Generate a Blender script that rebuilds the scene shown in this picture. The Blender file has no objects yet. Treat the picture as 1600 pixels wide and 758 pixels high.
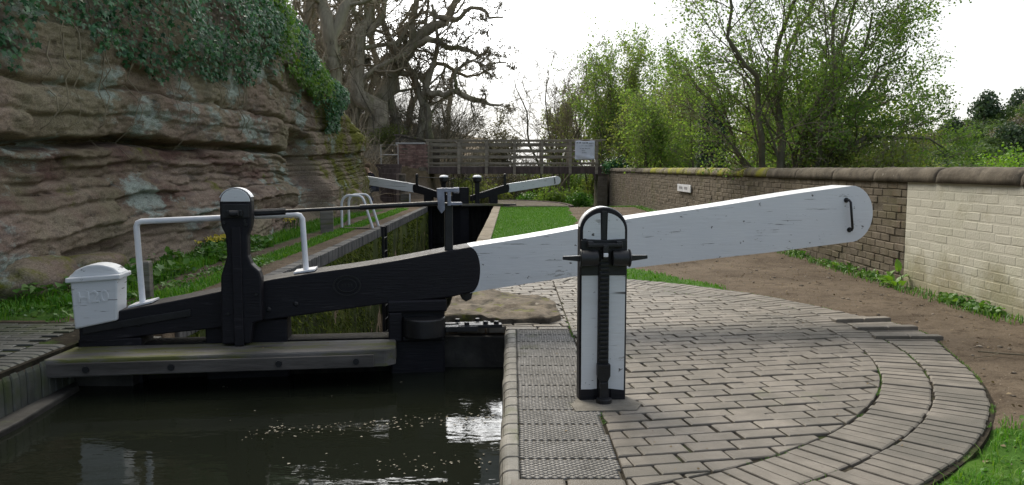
import bpy, bmesh, math, random
import numpy as np
from mathutils import Vector, Matrix

random.seed(7)
rng = np.random.default_rng(7)
SC = bpy.context.scene
COL = SC.collection
R = math.radians

# ------------------------------------------------------------------ noise
def _hash(ix, iy, iz, seed):
    n = (ix * 374761393 + iy * 668265263 + iz * 2147483647 + seed * 974634777) & 0xFFFFFFFF
    n = ((n ^ (n >> 13)) * 1274126177) & 0xFFFFFFFF
    n = n ^ (n >> 16)
    return (n & 0xFFFF) / 65535.0

def vnoise(p, seed=0):
    p = np.asarray(p, float)
    i = np.floor(p).astype(np.int64)
    f = p - i
    f = f * f * (3 - 2 * f)
    out = 0
    for dx in (0, 1):
        for dy in (0, 1):
            for dz in (0, 1):
                w = (f[:, 0] if dx else 1 - f[:, 0]) * (f[:, 1] if dy else 1 - f[:, 1]) * (f[:, 2] if dz else 1 - f[:, 2])
                out = out + w * _hash(i[:, 0] + dx, i[:, 1] + dy, i[:, 2] + dz, seed)
    return out * 2 - 1

def fbm(p, octaves=4, seed=0, gain=0.5):
    p = np.asarray(p, float)
    a, s, out = 1.0, 0.0, 0
    for k in range(octaves):
        out = out + a * vnoise(p * (2.0 ** k), seed + k * 17)
        s += a
        a *= gain
    return out / s

# ------------------------------------------------------------------ mesh building
def mesh_np(name, V, faces, mat, parent=None, smooth=False, attrs=None, mats=None, midx=None):
    """faces: list of (m,k) int arrays"""
    V = np.asarray(V, np.float32)
    me = bpy.data.meshes.new(name)
    me.vertices.add(len(V))
    me.vertices.foreach_set('co', V.ravel())
    loops = np.concatenate([np.asarray(f, np.int32).ravel() for f in faces])
    tot = np.concatenate([np.full(len(f), np.asarray(f).shape[1], np.int32) for f in faces])
    start = np.concatenate([[0], np.cumsum(tot)[:-1]]).astype(np.int32)
    me.loops.add(len(loops))
    me.loops.foreach_set('vertex_index', loops)
    me.polygons.add(len(tot))
    me.polygons.foreach_set('loop_start', start)
    me.polygons.foreach_set('loop_total', tot)
    if attrs:
        for k, a in attrs.items():
            at = me.attributes.new(k, 'FLOAT', 'POINT')
            at.data.foreach_set('value', np.asarray(a, np.float32))
    for m in (mats or [mat]):
        me.materials.append(m)
    if midx is not None:
        me.polygons.foreach_set('material_index', np.asarray(midx, np.int32))
    me.update(calc_edges=True)
    me.validate()
    if smooth:
        me.polygons.foreach_set('use_smooth', np.ones(len(me.polygons), bool))
    o = bpy.data.objects.new(name, me)
    COL.objects.link(o)
    if parent:
        o.parent = parent
    return o

class MB:
    def __init__(s):
        s.v = []; s.f = []; s.m = []
    def add(s, vs, fs, mi=0):
        b = len(s.v)
        s.v += [tuple(map(float, x)) for x in vs]
        for f in fs:
            s.f.append([b + i for i in f]); s.m.append(mi)
    def box(s, x0, x1, y0, y1, z0, z1, mi=0, M=None):
        vs = [(x0,y0,z0),(x1,y0,z0),(x1,y1,z0),(x0,y1,z0),(x0,y0,z1),(x1,y0,z1),(x1,y1,z1),(x0,y1,z1)]
        if M is not None:
            vs = [tuple(M @ Vector(v)) for v in vs]
        s.add(vs, [(3,2,1,0),(4,5,6,7),(0,1,5,4),(1,2,6,5),(2,3,7,6),(3,0,4,7)], mi)
    def prism_xz(s, poly, y0, y1, mi=0):
        """polygon in x,z extruded along y"""
        n = len(poly)
        vs = [(x, y0, z) for x, z in poly] + [(x, y1, z) for x, z in poly]
        fs = [list(range(n)), list(range(2*n-1, n-1, -1))]
        for i in range(n):
            j = (i + 1) % n
            fs.append([j, i, n + i, n + j])
        s.add(vs, fs, mi)
    def prism_xy(s, poly, z0, z1, mi=0, inset=0.0, drop=0.0):
        n = len(poly)
        cx = sum(p[0] for p in poly) / n; cy = sum(p[1] for p in poly) / n
        top = []
        for x, y in poly:
            d = math.hypot(x-cx, y-cy) or 1
            k = max(0.3, 1 - inset * 1.4 / d)
            top.append((cx + (x-cx)*k, cy + (y-cy)*k))
        vs = [(x, y, z0) for x, y in poly] + [(x, y, z1 - drop) for x, y in poly]
        fs = []
        for i in range(n):
            j = (i + 1) % n
            fs.append([i, j, n + j, n + i])
        if inset:
            vs += [(x, y, z1) for x, y in top]
            for i in range(n):
                j = (i + 1) % n
                fs.append([n + i, n + j, 2*n + j, 2*n + i])
            fs.append([2*n + i for i in range(n)])
        else:
            fs.append([n + i for i in range(n)])
        s.add(vs, fs, mi)
    def tube(s, pts, rad, n=10, mi=0, caps=True, up=None):
        pts = [Vector(p) for p in pts]
        if not isinstance(rad, (list, tuple)):
            rad = [rad] * len(pts)
        rings = []
        ref = None
        for i, p in enumerate(pts):
            t = (pts[min(i+1, len(pts)-1)] - pts[max(i-1, 0)]).normalized()
            if ref is None:
                a = Vector(up) if up else (Vector((0,0,1)) if abs(t.z) < .9 else Vector((1,0,0)))
                ref = (a - t * a.dot(t)).normalized()
            else:
                ref = (ref - t * ref.dot(t)).normalized()
            b = t.cross(ref)
            off = math.pi / n
            rings.append([p + (ref*math.cos(2*math.pi*k/n+off) + b*math.sin(2*math.pi*k/n+off)) * rad[i] for k in range(n)])
        vs = [v for r in rings for v in r]
        fs = []
        for i in range(len(pts) - 1):
            for k in range(n):
                l = (k + 1) % n
                fs.append([i*n+k, i*n+l, (i+1)*n+l, (i+1)*n+k])
        if caps:
            fs.append(list(range(n-1, -1, -1)))
            fs.append([(len(pts)-1)*n + k for k in range(n)])
        s.add(vs, fs, mi)
    def cyl(s, p0, p1, r, n=14, mi=0, r1=None):
        s.tube([p0, p1], [r, r if r1 is None else r1], n, mi)
    def lathe(s, prof, c=(0,0,0), n=20, mi=0):
        vs = []; fs = []
        for r, z in prof:
            for k in range(n):
                a = 2*math.pi*k/n
                vs.append((c[0]+r*math.cos(a), c[1]+r*math.sin(a), c[2]+z))
        for i in range(len(prof)-1):
            for k in range(n):
                l = (k+1) % n
                fs.append([i*n+k, i*n+l, (i+1)*n+l, (i+1)*n+k])
        fs.append(list(range(n-1,-1,-1))); fs.append([(len(prof)-1)*n+k for k in range(n)])
        s.add(vs, fs, mi)
    def build(s, name, mats, parent=None, bevel=0, smooth=False, seg=2):
        me = bpy.data.meshes.new(name)
        me.from_pydata(s.v, [], s.f)
        if not isinstance(mats, (list, tuple)):
            mats = [mats]
        for m in mats:
            me.materials.append(m)
        me.polygons.foreach_set('material_index', s.m)
        bm = bmesh.new(); bm.from_mesh(me)
        bmesh.ops.recalc_face_normals(bm, faces=bm.faces)
        bm.to_mesh(me); bm.free()
        o = bpy.data.objects.new(name, me)
        COL.objects.link(o)
        if parent:
            o.parent = parent
        if bevel:
            md = o.modifiers.new('bevel', 'BEVEL'); md.width = bevel; md.segments = seg
            md.limit_method = 'ANGLE'; md.angle_limit = R(35)
            md.harden_normals = False
        if smooth:
            me.polygons.foreach_set('use_smooth', [True]*len(me.polygons))
            try:
                me.set_sharp_from_angle(angle=R(38))
            except Exception:
                pass
        return o

def empty(name, loc=(0,0,0), rz=0):
    o = bpy.data.objects.new(name, None)
    o.empty_display_size = 0.2
    COL.objects.link(o)
    o.location = loc; o.rotation_euler = (0, 0, rz)
    return o

def tag(o, label=None, cat=None, group=None, kind=None):
    if label: o['label'] = label
    if cat: o['category'] = cat
    if group: o['group'] = group
    if kind: o['kind'] = kind
    return o

def structure(o):
    o['kind'] = 'structure'
    return o

# ------------------------------------------------------------------ materials
class NT:
    def __init__(s, name):
        s.mat = bpy.data.materials.new(name); s.mat.use_nodes = True
        s.t = s.mat.node_tree; s.n = s.t.nodes; s.l = s.t.links
        s.b = s.n['Principled BSDF']; s.out = s.n['Material Output']
        s.tc = s.n.new('ShaderNodeTexCoord')
    def new(s, t): return s.n.new(t)
    def link(s, a, b): s.l.new(a, b)
    def mapping(s, src, scale=(1,1,1), loc=(0,0,0)):
        m = s.new('ShaderNodeMapping'); s.link(src, m.inputs[0]); m.inputs['Scale'].default_value = scale; m.inputs['Location'].default_value = loc
        return m.outputs[0]
    def noise(s, scale, detail=5, rough=.6, vec=None, dist=0, stretch=None, off=0):
        n = s.new('ShaderNodeTexNoise'); n.inputs['Scale'].default_value = scale; n.inputs['Detail'].default_value = detail
        n.inputs['Roughness'].default_value = rough; n.inputs['Distortion'].default_value = dist
        v = vec or s.tc.outputs['Object']
        if stretch or off:
            v = s.mapping(v, stretch or (1,1,1), (off, off*.7, off*1.3))
        s.link(v, n.inputs['Vector'])
        return n.outputs['Fac']
    def ramp(s, fac, stops):
        r = s.new('ShaderNodeValToRGB'); e = r.color_ramp.elements
        while len(e) < len(stops): e.new(.5)
        for el, (p, c) in zip(e, stops):
            el.position = p
            el.color = (c, c, c, 1) if not isinstance(c, (tuple, list)) else (*c, 1)
        s.link(fac, r.inputs[0])
        return r.outputs[0]
    def mix(s, fac, a, b, mode='MIX'):
        m = s.new('ShaderNodeMix'); m.data_type = 'RGBA'; m.blend_type = mode
        for sock, v in ((0, fac), (6, a), (7, b)):
            if isinstance(v, (int, float)): m.inputs[sock].default_value = v if sock == 0 else (v, v, v, 1)
            elif isinstance(v, (tuple, list)): m.inputs[sock].default_value = (*v, 1)
            else: s.link(v, m.inputs[sock])
        return m.outputs[2]
    def math(s, op, a, b=0.0):
        m = s.new('ShaderNodeMath'); m.operation = op
        for i, v in enumerate((a, b)):
            if isinstance(v, (int, float)): m.inputs[i].default_value = v
            else: s.link(v, m.inputs[i])
        return m.outputs[0]
    def attr(s, name):
        a = s.new('ShaderNodeAttribute'); a.attribute_name = name
        return a.outputs['Fac']
    def island(s):
        return s.new('ShaderNodeNewGeometry').outputs['Random Per Island']
    def bump(s, h, strength=.3, dist=.02):
        b = s.new('ShaderNodeBump'); b.inputs['Strength'].default_value = strength; b.inputs['Distance'].default_value = dist
        s.link(h, b.inputs['Height']); s.link(b.outputs[0], s.b.inputs['Normal'])
    def color(s, c): 
        if isinstance(c, (tuple, list)): s.b.inputs['Base Color'].default_value = (*c, 1)
        else: s.link(c, s.b.inputs['Base Color'])
    def rough(s, r, spec=None):
        if isinstance(r, (int, float)): s.b.inputs['Roughness'].default_value = r
        else: s.link(r, s.b.inputs['Roughness'])
        if spec is not None: s.b.inputs['Specular IOR Level'].default_value = spec

def simple(name, c1, c2, scale=6, rough=.7, bump=.2, bscale=40, spec=.3, patches=(), island=0, stretch=None):
    """two-tone noise surface, optional further patches [(colour, scale, lo, hi)]"""
    t = NT(name)
    col = t.mix(t.noise(scale, 6, stretch=stretch), c1, c2)
    col = t.mix(t.ramp(t.noise(scale, 6, .65, stretch=stretch), [(.35, 0), (.65, 1)]), c1, c2)
    if island:
        v = t.ramp(t.island(), [(0, 1 - island), (1, 1 + island * .6)])
        col = t.mix(1.0, col, v, 'MULTIPLY')
    for i, (c, sc, lo, hi) in enumerate(patches):
        m = t.ramp(t.noise(sc, 8, .68, off=3.1 * (i + 1), stretch=stretch), [(lo, 0), (hi, 1)])
        col = t.mix(m, col, c)
    t.color(col); t.rough(rough, spec)
    if bump:
        t.bump(t.noise(bscale, 6, .65, stretch=stretch), bump, .01)
    return t.mat

def leafmat(name, c1, c2, c3=None, rough=.5, trans=.35, spec=.35):
    t = NT(name)
    isl = t.island()
    stops = [(0, c1), (.55, c2)] + ([(1, c3)] if c3 else [])
    col = t.ramp(isl, stops)
    t.color(col); t.rough(rough, spec)
    tr = t.new('ShaderNodeBsdfTranslucent'); t.link(t.mix(1.0, col, (1.5, 1.6, .7), 'MULTIPLY'), tr.inputs[0])
    mx = t.new('ShaderNodeMixShader'); mx.inputs[0].default_value = trans
    t.link(t.b.outputs[0], mx.inputs[1]); t.link(tr.outputs[0], mx.inputs[2]); t.link(mx.outputs[0], t.out.inputs[0])
    return t.mat

def white_paint():
    t = NT('weathered white paint')
    base = t.mix(t.noise(3, 5), (.60, .62, .645), (.71, .72, .72))
    grime = t.ramp(t.noise(2.2, 8, .7, stretch=(.5, 1, 3)), [(.52, 0), (.78, 1)])
    base = t.mix(t.math('MULTIPLY', grime, .38), base, (.42, .42, .39))
    chip = t.ramp(t.noise(13, 5, .72, stretch=(1, 1, 1.6), off=5), [(.655, 0), (.675, 1)])
    crack = t.ramp(t.noise(7, 4, .6, stretch=(.35, 1, 9), off=9), [(.655, 0), (.675, 1)])
    col = t.mix(chip, base, (.06, .055, .05))
    col = t.mix(crack, col, (.16, .16, .16))
    flake = t.ramp(t.noise(4.5, 9, .78, off=21, stretch=(.6, 1, 2.2)), [(.615, 0), (.63, 1)])
    col = t.mix(t.math('MULTIPLY', flake, .7), col, (.24, .23, .21))
    long = t.ramp(t.noise(3.2, 3, .5, stretch=(.16, 1, 9), off=33), [(.70, 0), (.715, 1)])
    col = t.mix(long, col, (.10, .10, .10))
    t.color(col); t.rough(.5, .4)
    h = t.math('SUBTRACT', t.noise(22, 5, .6, stretch=(.3, 1, 3)), t.math('MULTIPLY', t.math('ADD', chip, crack), .8))
    t.bump(h, .35, .006)
    return t.mat

def black_paint(name='worn black paint', k=1.0):
    t = NT(name)
    base = t.mix(t.noise(4, 6), (.006*k, .0055*k, .008*k), (.013*k, .012*k, .016*k))
    wear = t.ramp(t.noise(9, 8, .72, stretch=(.4, 1, 4), off=2), [(.60, 0), (.76, 1)])
    col = t.mix(t.math('MULTIPLY', wear, .7), base, (.085, .08, .088))
    t.color(col); t.rough(t.ramp(t.noise(6, 5, off=4), [(.3, .40), (.7, .66)]), .28)
    t.bump(t.noise(26, 6, .65, stretch=(.25, 1, 3)), .4, .008)
    return t.mat

MAT = {}
MAT['white'] = white_paint()
MAT['black'] = black_paint()
MAT['iron'] = simple('black painted iron', (.008,.008,.009), (.02,.02,.022), 8, .42, .25, 60, .4, [((.10,.07,.05), 11, .66, .78)])
MAT['brightiron'] = simple('worn pale steel', (.13,.14,.18), (.27,.29,.36), 10, .4, .2, 50, .5)
MAT['pipewhite'] = simple('white painted steel', (.66,.68,.72), (.80,.80,.82), 6, .4, .1, 40, .45, [((.30,.28,.25), 16, .70, .76)])
MAT['oldwood'] = simple('weathered grey timber', (.10,.09,.075), (.24,.22,.19), 7, .85, .6, 24, .2, [((.12,.13,.04), 4, .58, .70)], stretch=(.25,1,2.5))
MAT['footboard'] = simple('damp grey footboard timber', (.080,.075,.068), (.165,.155,.142), 5, .7, .5, 22, .3, [((.10,.105,.03), 3.2, .48, .58), ((.035,.033,.03), 5, .60, .70)], stretch=(.35,1.4,1.5))
MAT['bridgewood'] = simple('brown bridge timber', (.16,.135,.10), (.31,.27,.205), 4, .85, .5, 20, .2, [((.11,.125,.06), 2, .58, .72)], stretch=(.4,1,2))
MAT['girder'] = simple('dark brown girder timber', (.06,.045,.04), (.12,.09,.078), 4, .8, .4, 20, .2, stretch=(2,1,.4))
MAT['gatewood'] = simple('wet black gate timber', (.006,.006,.006), (.022,.021,.018), 3, .85, .5, 14, .12, [((.035,.045,.012), 2.5, .58, .72)], stretch=(3,1,.4))
MAT['paver'] = simple('grey brown paver', (.142,.126,.103), (.222,.198,.166), 5, .62, .5, 130, .35, [((.095,.088,.072), 1.3, .50, .76), ((.07,.065,.055), 60, .66, .74), ((.14,.155,.07), 1.1, .66, .78), ((.10,.09,.075), 9, .60, .74), ((.085,.08,.066), .8, .50, .70)], island=.19)
MAT['bullnose'] = simple('damp bullnose engineering brick', (.13,.125,.105), (.235,.22,.19), 6, .65, .4, 90, .35, [((.085,.10,.035), 2.0, .56, .70), ((.05,.047,.04), 5, .60, .74)], island=.22)
MAT['diamond'] = simple('diamond pattern brick', (.20,.19,.17), (.30,.285,.26), 5, .75, .4, 120, .3, [((.12,.13,.06), 3, .60, .74), ((.05,.045,.04), 6, .64, .70)], island=.15)
MAT['joint'] = simple('dirt in joints', (.016,.014,.010), (.040,.034,.024), 14, .95, .5, 60, .1, [((.05,.085,.015), 1.6, .54, .64), ((.10,.085,.06), 5, .56, .68)])
MAT['concrete'] = simple('mossy old concrete', (.085,.070,.054), (.19,.16,.122), 7, .9, .8, 34, .2, [((.04,.035,.026), 7, .48, .66), ((.30,.27,.22), 11, .62, .72), ((.115,.125,.02), 6, .55, .66)])
MAT['stone'] = simple('coping sandstone', (.075,.063,.047), (.150,.128,.098), 4, .9, .7, 30, .2, [((.045,.038,.030), 5, .52, .70), ((.30,.28,.23), 12, .64, .72)], island=.18)
MAT['mossstone'] = simple('mossy coping sandstone', (.10,.085,.062), (.19,.162,.12), 4, .9, .7, 30, .2, [((.24,.24,.02), 1.6, .45, .60)], island=.1)
MAT['shadedpaver'] = simple('mossy grey paver with painted shade', (.055,.058,.052), (.105,.108,.096), 5, .6, .5, 120, .35, [((.055,.07,.025), 1.8, .50, .66), ((.03,.03,.026), 8, .6, .74)], island=.2)  # shade of the cliff put into the darker paver tones; green patches are moss
MAT['quoin'] = simple('dark wet stone', (.025,.023,.02), (.07,.065,.055), 4, .65, .7, 20, .35, [((.12,.115,.105), 5, .64, .74), ((.05,.06,.02), 3, .6, .7)])
MAT['bluebrick'] = simple('blue edging brick', (.085,.085,.085), (.155,.150,.14), 6, .7, .4, 60, .3, [((.12,.13,.05), 3, .64, .76)], island=.35)
MAT['brickbrown'] = simple('sooty brown brick', (.125,.104,.079), (.200,.168,.126), 6, .9, .6, 60, .2, [((.11,.10,.052), 1.0, .50, .72), ((.07,.055,.04), 5, .62, .76), ((.17,.10,.07), 2.3, .60, .74)], island=.16)
MAT['mortar'] = simple('dark mortar', (.09,.075,.055), (.16,.14,.11), 9, .95, .5, 80, .1)
def cream():
    t = NT('cream painted brick')
    col = t.mix(t.noise(2, 6, .6), (.52,.495,.40), (.67,.65,.555))
    sep = t.new('ShaderNodeSeparateXYZ'); t.link(t.tc.outputs['Object'], sep.inputs[0])
    low = t.math('ADD', t.ramp(t.math('DIVIDE', sep.outputs[2], 1.1), [(.02, .34), (.42, 0)]), t.noise(3.2, 8, .7, off=2))
    stain = t.ramp(low, [(.54, 0), (.80, 1)])
    col = t.mix(t.math('MULTIPLY', stain, .75), col, (.31,.27,.16))
    col = t.mix(t.math('MULTIPLY', t.ramp(t.noise(1.1, 7, .7, off=7), [(.5, 0), (.75, 1)]), .4), col, (.42,.44,.30))
    col = t.mix(t.ramp(t.noise(14, 6, .7, off=11), [(.68, 0), (.72, 1)]), col, (.30,.26,.19))
    col = t.mix(1.0, col, t.ramp(t.island(), [(0, .86), (1, 1.0)]), 'MULTIPLY')
    t.color(col); t.rough(.75, .25); t.bump(t.noise(45, 6, .6), .5, .008)
    return t.mat
MAT['cream'] = cream()
MAT['creammortar'] = simple('cream painted mortar', (.46,.43,.31), (.64,.61,.49), 5, .8, .3, 60, .2)
MAT['redbrick'] = simple('patched red brick', (.16,.09,.075), (.30,.20,.16), 5, .9, .5, 40, .2, [((.06,.05,.05), 3, .55, .7), ((.40,.34,.28), 7, .66, .72)], island=.4)
MAT['bark'] = simple('grey brown bark', (.19,.162,.118), (.34,.295,.22), 5, .9, .9, 12, .15, [((.15,.165,.06), 1.2, .50, .70), ((.05,.042,.03), 5, .58, .72)], stretch=(1,1,.3))
MAT['twig'] = simple('brown twigs', (.19,.16,.115), (.31,.265,.19), 3, .9, 0, 10, .1)
MAT['twigdark'] = simple('dark branch bark', (.10,.085,.06), (.19,.165,.115), 3, .9, .4, 30, .15, [((.085,.09,.035), 1.4, .56, .7)])
MAT['ivy'] = leafmat('dark ivy leaf', (.010,.052,.022), (.035,.13,.05), (.13,.27,.14), .38, .25, .38)
MAT['ivybright'] = leafmat('yellow green ivy leaf', (.045,.12,.012), (.09,.20,.018), (.17,.26,.03), .5, .35)
MAT['grass'] = leafmat('grass blade', (.045,.15,.010), (.085,.24,.018), (.17,.28,.04), .55, .3, .25)
MAT['lawn'] = leafmat('lawn blade', (.055,.17,.012), (.085,.23,.016), (.13,.25,.03), .6, .25, .2)
MAT['weed'] = leafmat('weed leaf', (.04,.12,.018), (.085,.20,.03), (.15,.25,.06), .45, .3)
MAT['dock'] = leafmat('dock leaf', (.08,.19,.02), (.12,.24,.03), (.16,.26,.05), .4, .35)
MAT['hawthorn'] = leafmat('young hawthorn leaf', (.085,.145,.045), (.125,.20,.055), (.18,.25,.07), .5, .5, .2)
MAT['spring'] = leafmat('spring yellow green leaf', (.10,.165,.05), (.145,.215,.065), (.20,.25,.09), .55, .55, .2)
MAT['springpale'] = leafmat('olive spring leaf', (.11,.135,.045), (.16,.19,.065), (.20,.22,.09), .6, .5, .2)
MAT['hillgreen'] = leafmat('hill tree leaf', (.06,.10,.04), (.085,.13,.05), (.11,.155,.06), .7, .35)
MAT['hilldark'] = leafmat('dark hill tree leaf', (.03,.055,.03), (.05,.08,.042), (.07,.10,.055), .7, .25)
MAT['hillbrown'] = leafmat('bare hill tree twig', (.10,.09,.07), (.14,.125,.095), (.17,.155,.12), .8, .25)
MAT['brightbush'] = leafmat('bright bush leaf', (.09,.19,.015), (.14,.25,.02), (.19,.29,.03), .6, .35)
MAT['drygrass'] = leafmat('dry tuft blade', (.09,.085,.03), (.14,.13,.05), (.18,.16,.07), .7, .25)
MAT['moss'] = leafmat('wall moss', (.04,.06,.012), (.09,.125,.018), (.19,.21,.035), .85, .1, .1)
MAT['flower'] = leafmat('yellow flower', (.45,.36,.03), (.55,.45,.05), (.5,.4,.05), .6, .3)
MAT['litter'] = leafmat('dead leaf', (.09,.06,.03), (.16,.115,.06), (.25,.20,.12), .8, .1)
MAT['foam'] = leafmat('pale floating leaf', (.10,.085,.06), (.19,.165,.12), (.36,.34,.28), .7, .05)
MAT['banner'] = simple('white vinyl banner', (.62,.63,.68), (.72,.73,.76), 5, .5, .1, 20, .3)
MAT['ink'] = simple('faded dark lettering', (.05,.05,.06), (.09,.09,.10), 5, .6, 0)
MAT['greyink'] = simple('worn grey lettering', (.22,.21,.23), (.32,.31,.33), 5, .6, 0)
MAT['orange'] = simple('orange brown timber', (.36,.17,.05), (.48,.25,.09), 6, .7, .2, 30, .2)
MAT['rail'] = simple('galvanised rail', (.30,.29,.27), (.42,.41,.38), 6, .5, .1, 30, .4)
MAT['skin'] = simple('skin', (.42,.27,.2), (.48,.32,.24), 5, .6, 0)
MAT['jacket'] = simple('dark jacket', (.012,.012,.018), (.025,.025,.035), 5, .9, .2, 40, .1)
MAT['jeans'] = simple('blue grey trousers', (.05,.06,.09), (.08,.09,.13), 8, .9, .2, 60, .1)
MAT['hair'] = simple('brown hair', (.06,.04,.025), (.10,.07,.04), 12, .8, .3, 60, .2)

def water_mat(name, col, rough, wave):
    t = NT(name)
    t.color(col); t.rough(rough, .5); t.b.inputs['IOR'].default_value = 1.33
    h = t.math('ADD', t.noise(2.2, 3, .5, stretch=(1, 2.4, 1)), t.math('MULTIPLY', t.noise(9, 3, .5, stretch=(1, 2.0, 1), off=3), .35))
    t.bump(h, wave, .05)
    return t.mat
MAT['water'] = water_mat('dark canal water', (.012,.014,.009), .02, .075)
MAT['deepwater'] = water_mat('chamber water', (.008,.009,.006), .05, .1)

def ground_mat():
    t = NT('towpath soil and turf')
    g = t.attr('grass'); lt = t.attr('litter')
    soil = t.mix(t.ramp(t.noise(1.3, 7, .65), [(.32, 0), (.68, 1)]), (.085,.065,.046), (.165,.130,.094))
    soil = t.mix(t.ramp(t.noise(7, 8, .7, off=3), [(.52, 0), (.70, 1)]), soil, (.055,.040,.027))
    soil = t.mix(t.ramp(t.noise(70, 3, .6, off=5), [(.64, 0), (.72, 1)]), soil, (.27,.235,.185))
    turf = t.mix(t.ramp(t.noise(2.5, 6, .6, off=1), [(.35, 0), (.65, 1)]), (.035,.095,.012), (.065,.14,.018))
    leaf = t.mix(t.ramp(t.noise(3.5, 8, .7, off=8), [(.35, 0), (.65, 1)]), (.06,.045,.026), (.15,.115,.068))
    gm = t.math('ADD', g, t.math('MULTIPLY', t.math('SUBTRACT', t.noise(6, 6, .7, off=6), .5), .9))
    col = t.mix(t.ramp(lt, [(.3, 0), (.7, 1)]), soil, leaf)
    col = t.mix(t.ramp(gm, [(.42, 0), (.58, 1)]), col, turf)
    t.color(col); t.rough(.95, .12)
    t.bump(t.math('ADD', t.noise(9, 8, .7), t.math('MULTIPLY', t.noise(60, 4, .6, off=2), .4)), .8, .04)
    return t.mat
MAT['ground'] = ground_mat()

def rock_mat():
    t = NT('layered red sandstone')
    base = t.mix(t.ramp(t.noise(.9, 8, .65, stretch=(1,.5,1.6)), [(.36, 0), (.64, 1)]), (.205,.150,.114), (.335,.262,.205))
    sep = t.new('ShaderNodeSeparateXYZ'); t.link(t.tc.outputs['Object'], sep.inputs[0])
    band = t.math('MULTIPLY', t.ramp(t.math('DIVIDE', sep.outputs[2], 2.0), [(.28, 0), (.48, 1), (.70, 1), (.80, 0)]), t.ramp(t.math('DIVIDE', sep.outputs[1], 20), [(.55, 1), (.8, 0)]))
    redm = t.math('ADD', t.noise(1.4, 8, .7, off=2, stretch=(1,.3,2.6)), t.math('MULTIPLY', band, .16))
    base = t.mix(t.ramp(redm, [(.54, 0), (.70, 1)]), base, (.13,.078,.064))
    base = t.mix(t.math('MULTIPLY', t.ramp(t.noise(.55, 7, .62, off=4), [(.44, 0), (.60, 1)]), .7), base, (.24,.22,.14))
    lich = t.ramp(t.noise(1.0, 9, .70, off=9, stretch=(1,.7,1.4)), [(.545, 0), (.60, 1)])
    base = t.mix(t.math('MULTIPLY', lich, .8), base, (.34,.40,.36))
    mo = t.math('ADD', t.noise(1.6, 9, .7, off=13), t.math('MULTIPLY', t.attr('moss'), .28))
    base = t.mix(t.ramp(mo, [(.60, 0), (.71, 1)]), base, (.15,.155,.028))
    base = t.mix(t.ramp(t.noise(26, 6, .7, off=5), [(.58, 0), (.78, 1)]), base, (.09,.07,.056))
    base = t.mix(1.0, base, t.ramp(t.noise(70, 4, .7, off=17), [(.32, .55), (.66, 1.25)]), 'MULTIPLY')
    base = t.mix(t.math('MULTIPLY', t.ramp(t.noise(11, 9, .8, off=27, stretch=(1,.6,1.5)), [(.55, 0), (.62, 1)]), .6), base, (.075,.058,.048))
    base = t.mix(t.math('MULTIPLY', t.ramp(t.noise(1.3, 9, .75, off=23, stretch=(1,.45,1.6)), [(.54, 0), (.64, 1)]), .6), base, (.105,.088,.088))
    t.color(base); t.rough(.95, .12)
    t.bump(t.math('ADD', t.math('ADD', t.noise(9, 9, .75, stretch=(1,.6,1.8)), t.math('MULTIPLY', t.noise(8, 9, .78, off=5, stretch=(1,.3,2.4)), .4)), t.math('MULTIPLY', t.noise(45, 5, .6, off=2), .35)), .8, .03)
    return t.mat
MAT['rock'] = rock_mat()

def chamber_mat():
    t = NT('mossy chamber wall')
    c = t.mix(t.ramp(t.noise(3, 8, .7, stretch=(1,1,.4)), [(.38, 0), (.62, 1)]), (.035,.045,.012), (.085,.115,.022))
    c = t.mix(t.ramp(t.noise(1.4, 7, .65, off=4, stretch=(1,1,.3)), [(.5, 0), (.66, 1)]), c, (.15,.165,.03))
    c = t.mix(t.ramp(t.noise(5, 8, .7, off=7, stretch=(1,1,.3)), [(.58, 0), (.7, 1)]), c, (.02,.018,.014))
    t.color(c); t.rough(.85, .25)
    t.bump(t.noise(14, 8, .7, stretch=(1,1,.5)), .9, .05)
    return t.mat
MAT['chamber'] = chamber_mat()

# ================================================================== GROUND
CX, CY = -0.69, 5.76            # the pivot of the top gate
PX, PY = -0.60, 5.70            # centre of the round paving
def ring_out(t): return 3.485 + .15 * math.exp(-((math.degrees(t) - 3.5) / 9.0) ** 2)
def sstep(a, b, x):
    t = np.clip((np.asarray(x, float) - a) / (b - a), 0, 1)
    return t * t * (3 - 2 * t)
TOPY = np.array([-30, -5, 8, 13, 15.5, 19, 24, 27, 31, 40, 60, 120])
TOPZ = np.array([5.6, 5.6, 5.4, 4.7, 4.3, 3.2, 2.25, 1.75, 1.25, 1.6, 2.0, 4.0])
def cliff_top(y): return np.interp(y, TOPY, TOPZ)

def in_canal(x, y):
    head = (y < 6.05) & (x > -3.02) & (x < -0.05)
    cham = (y >= 5.75) & (y < 70) & (x > -2.68) & (x < -0.55)
    return head | cham

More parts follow.
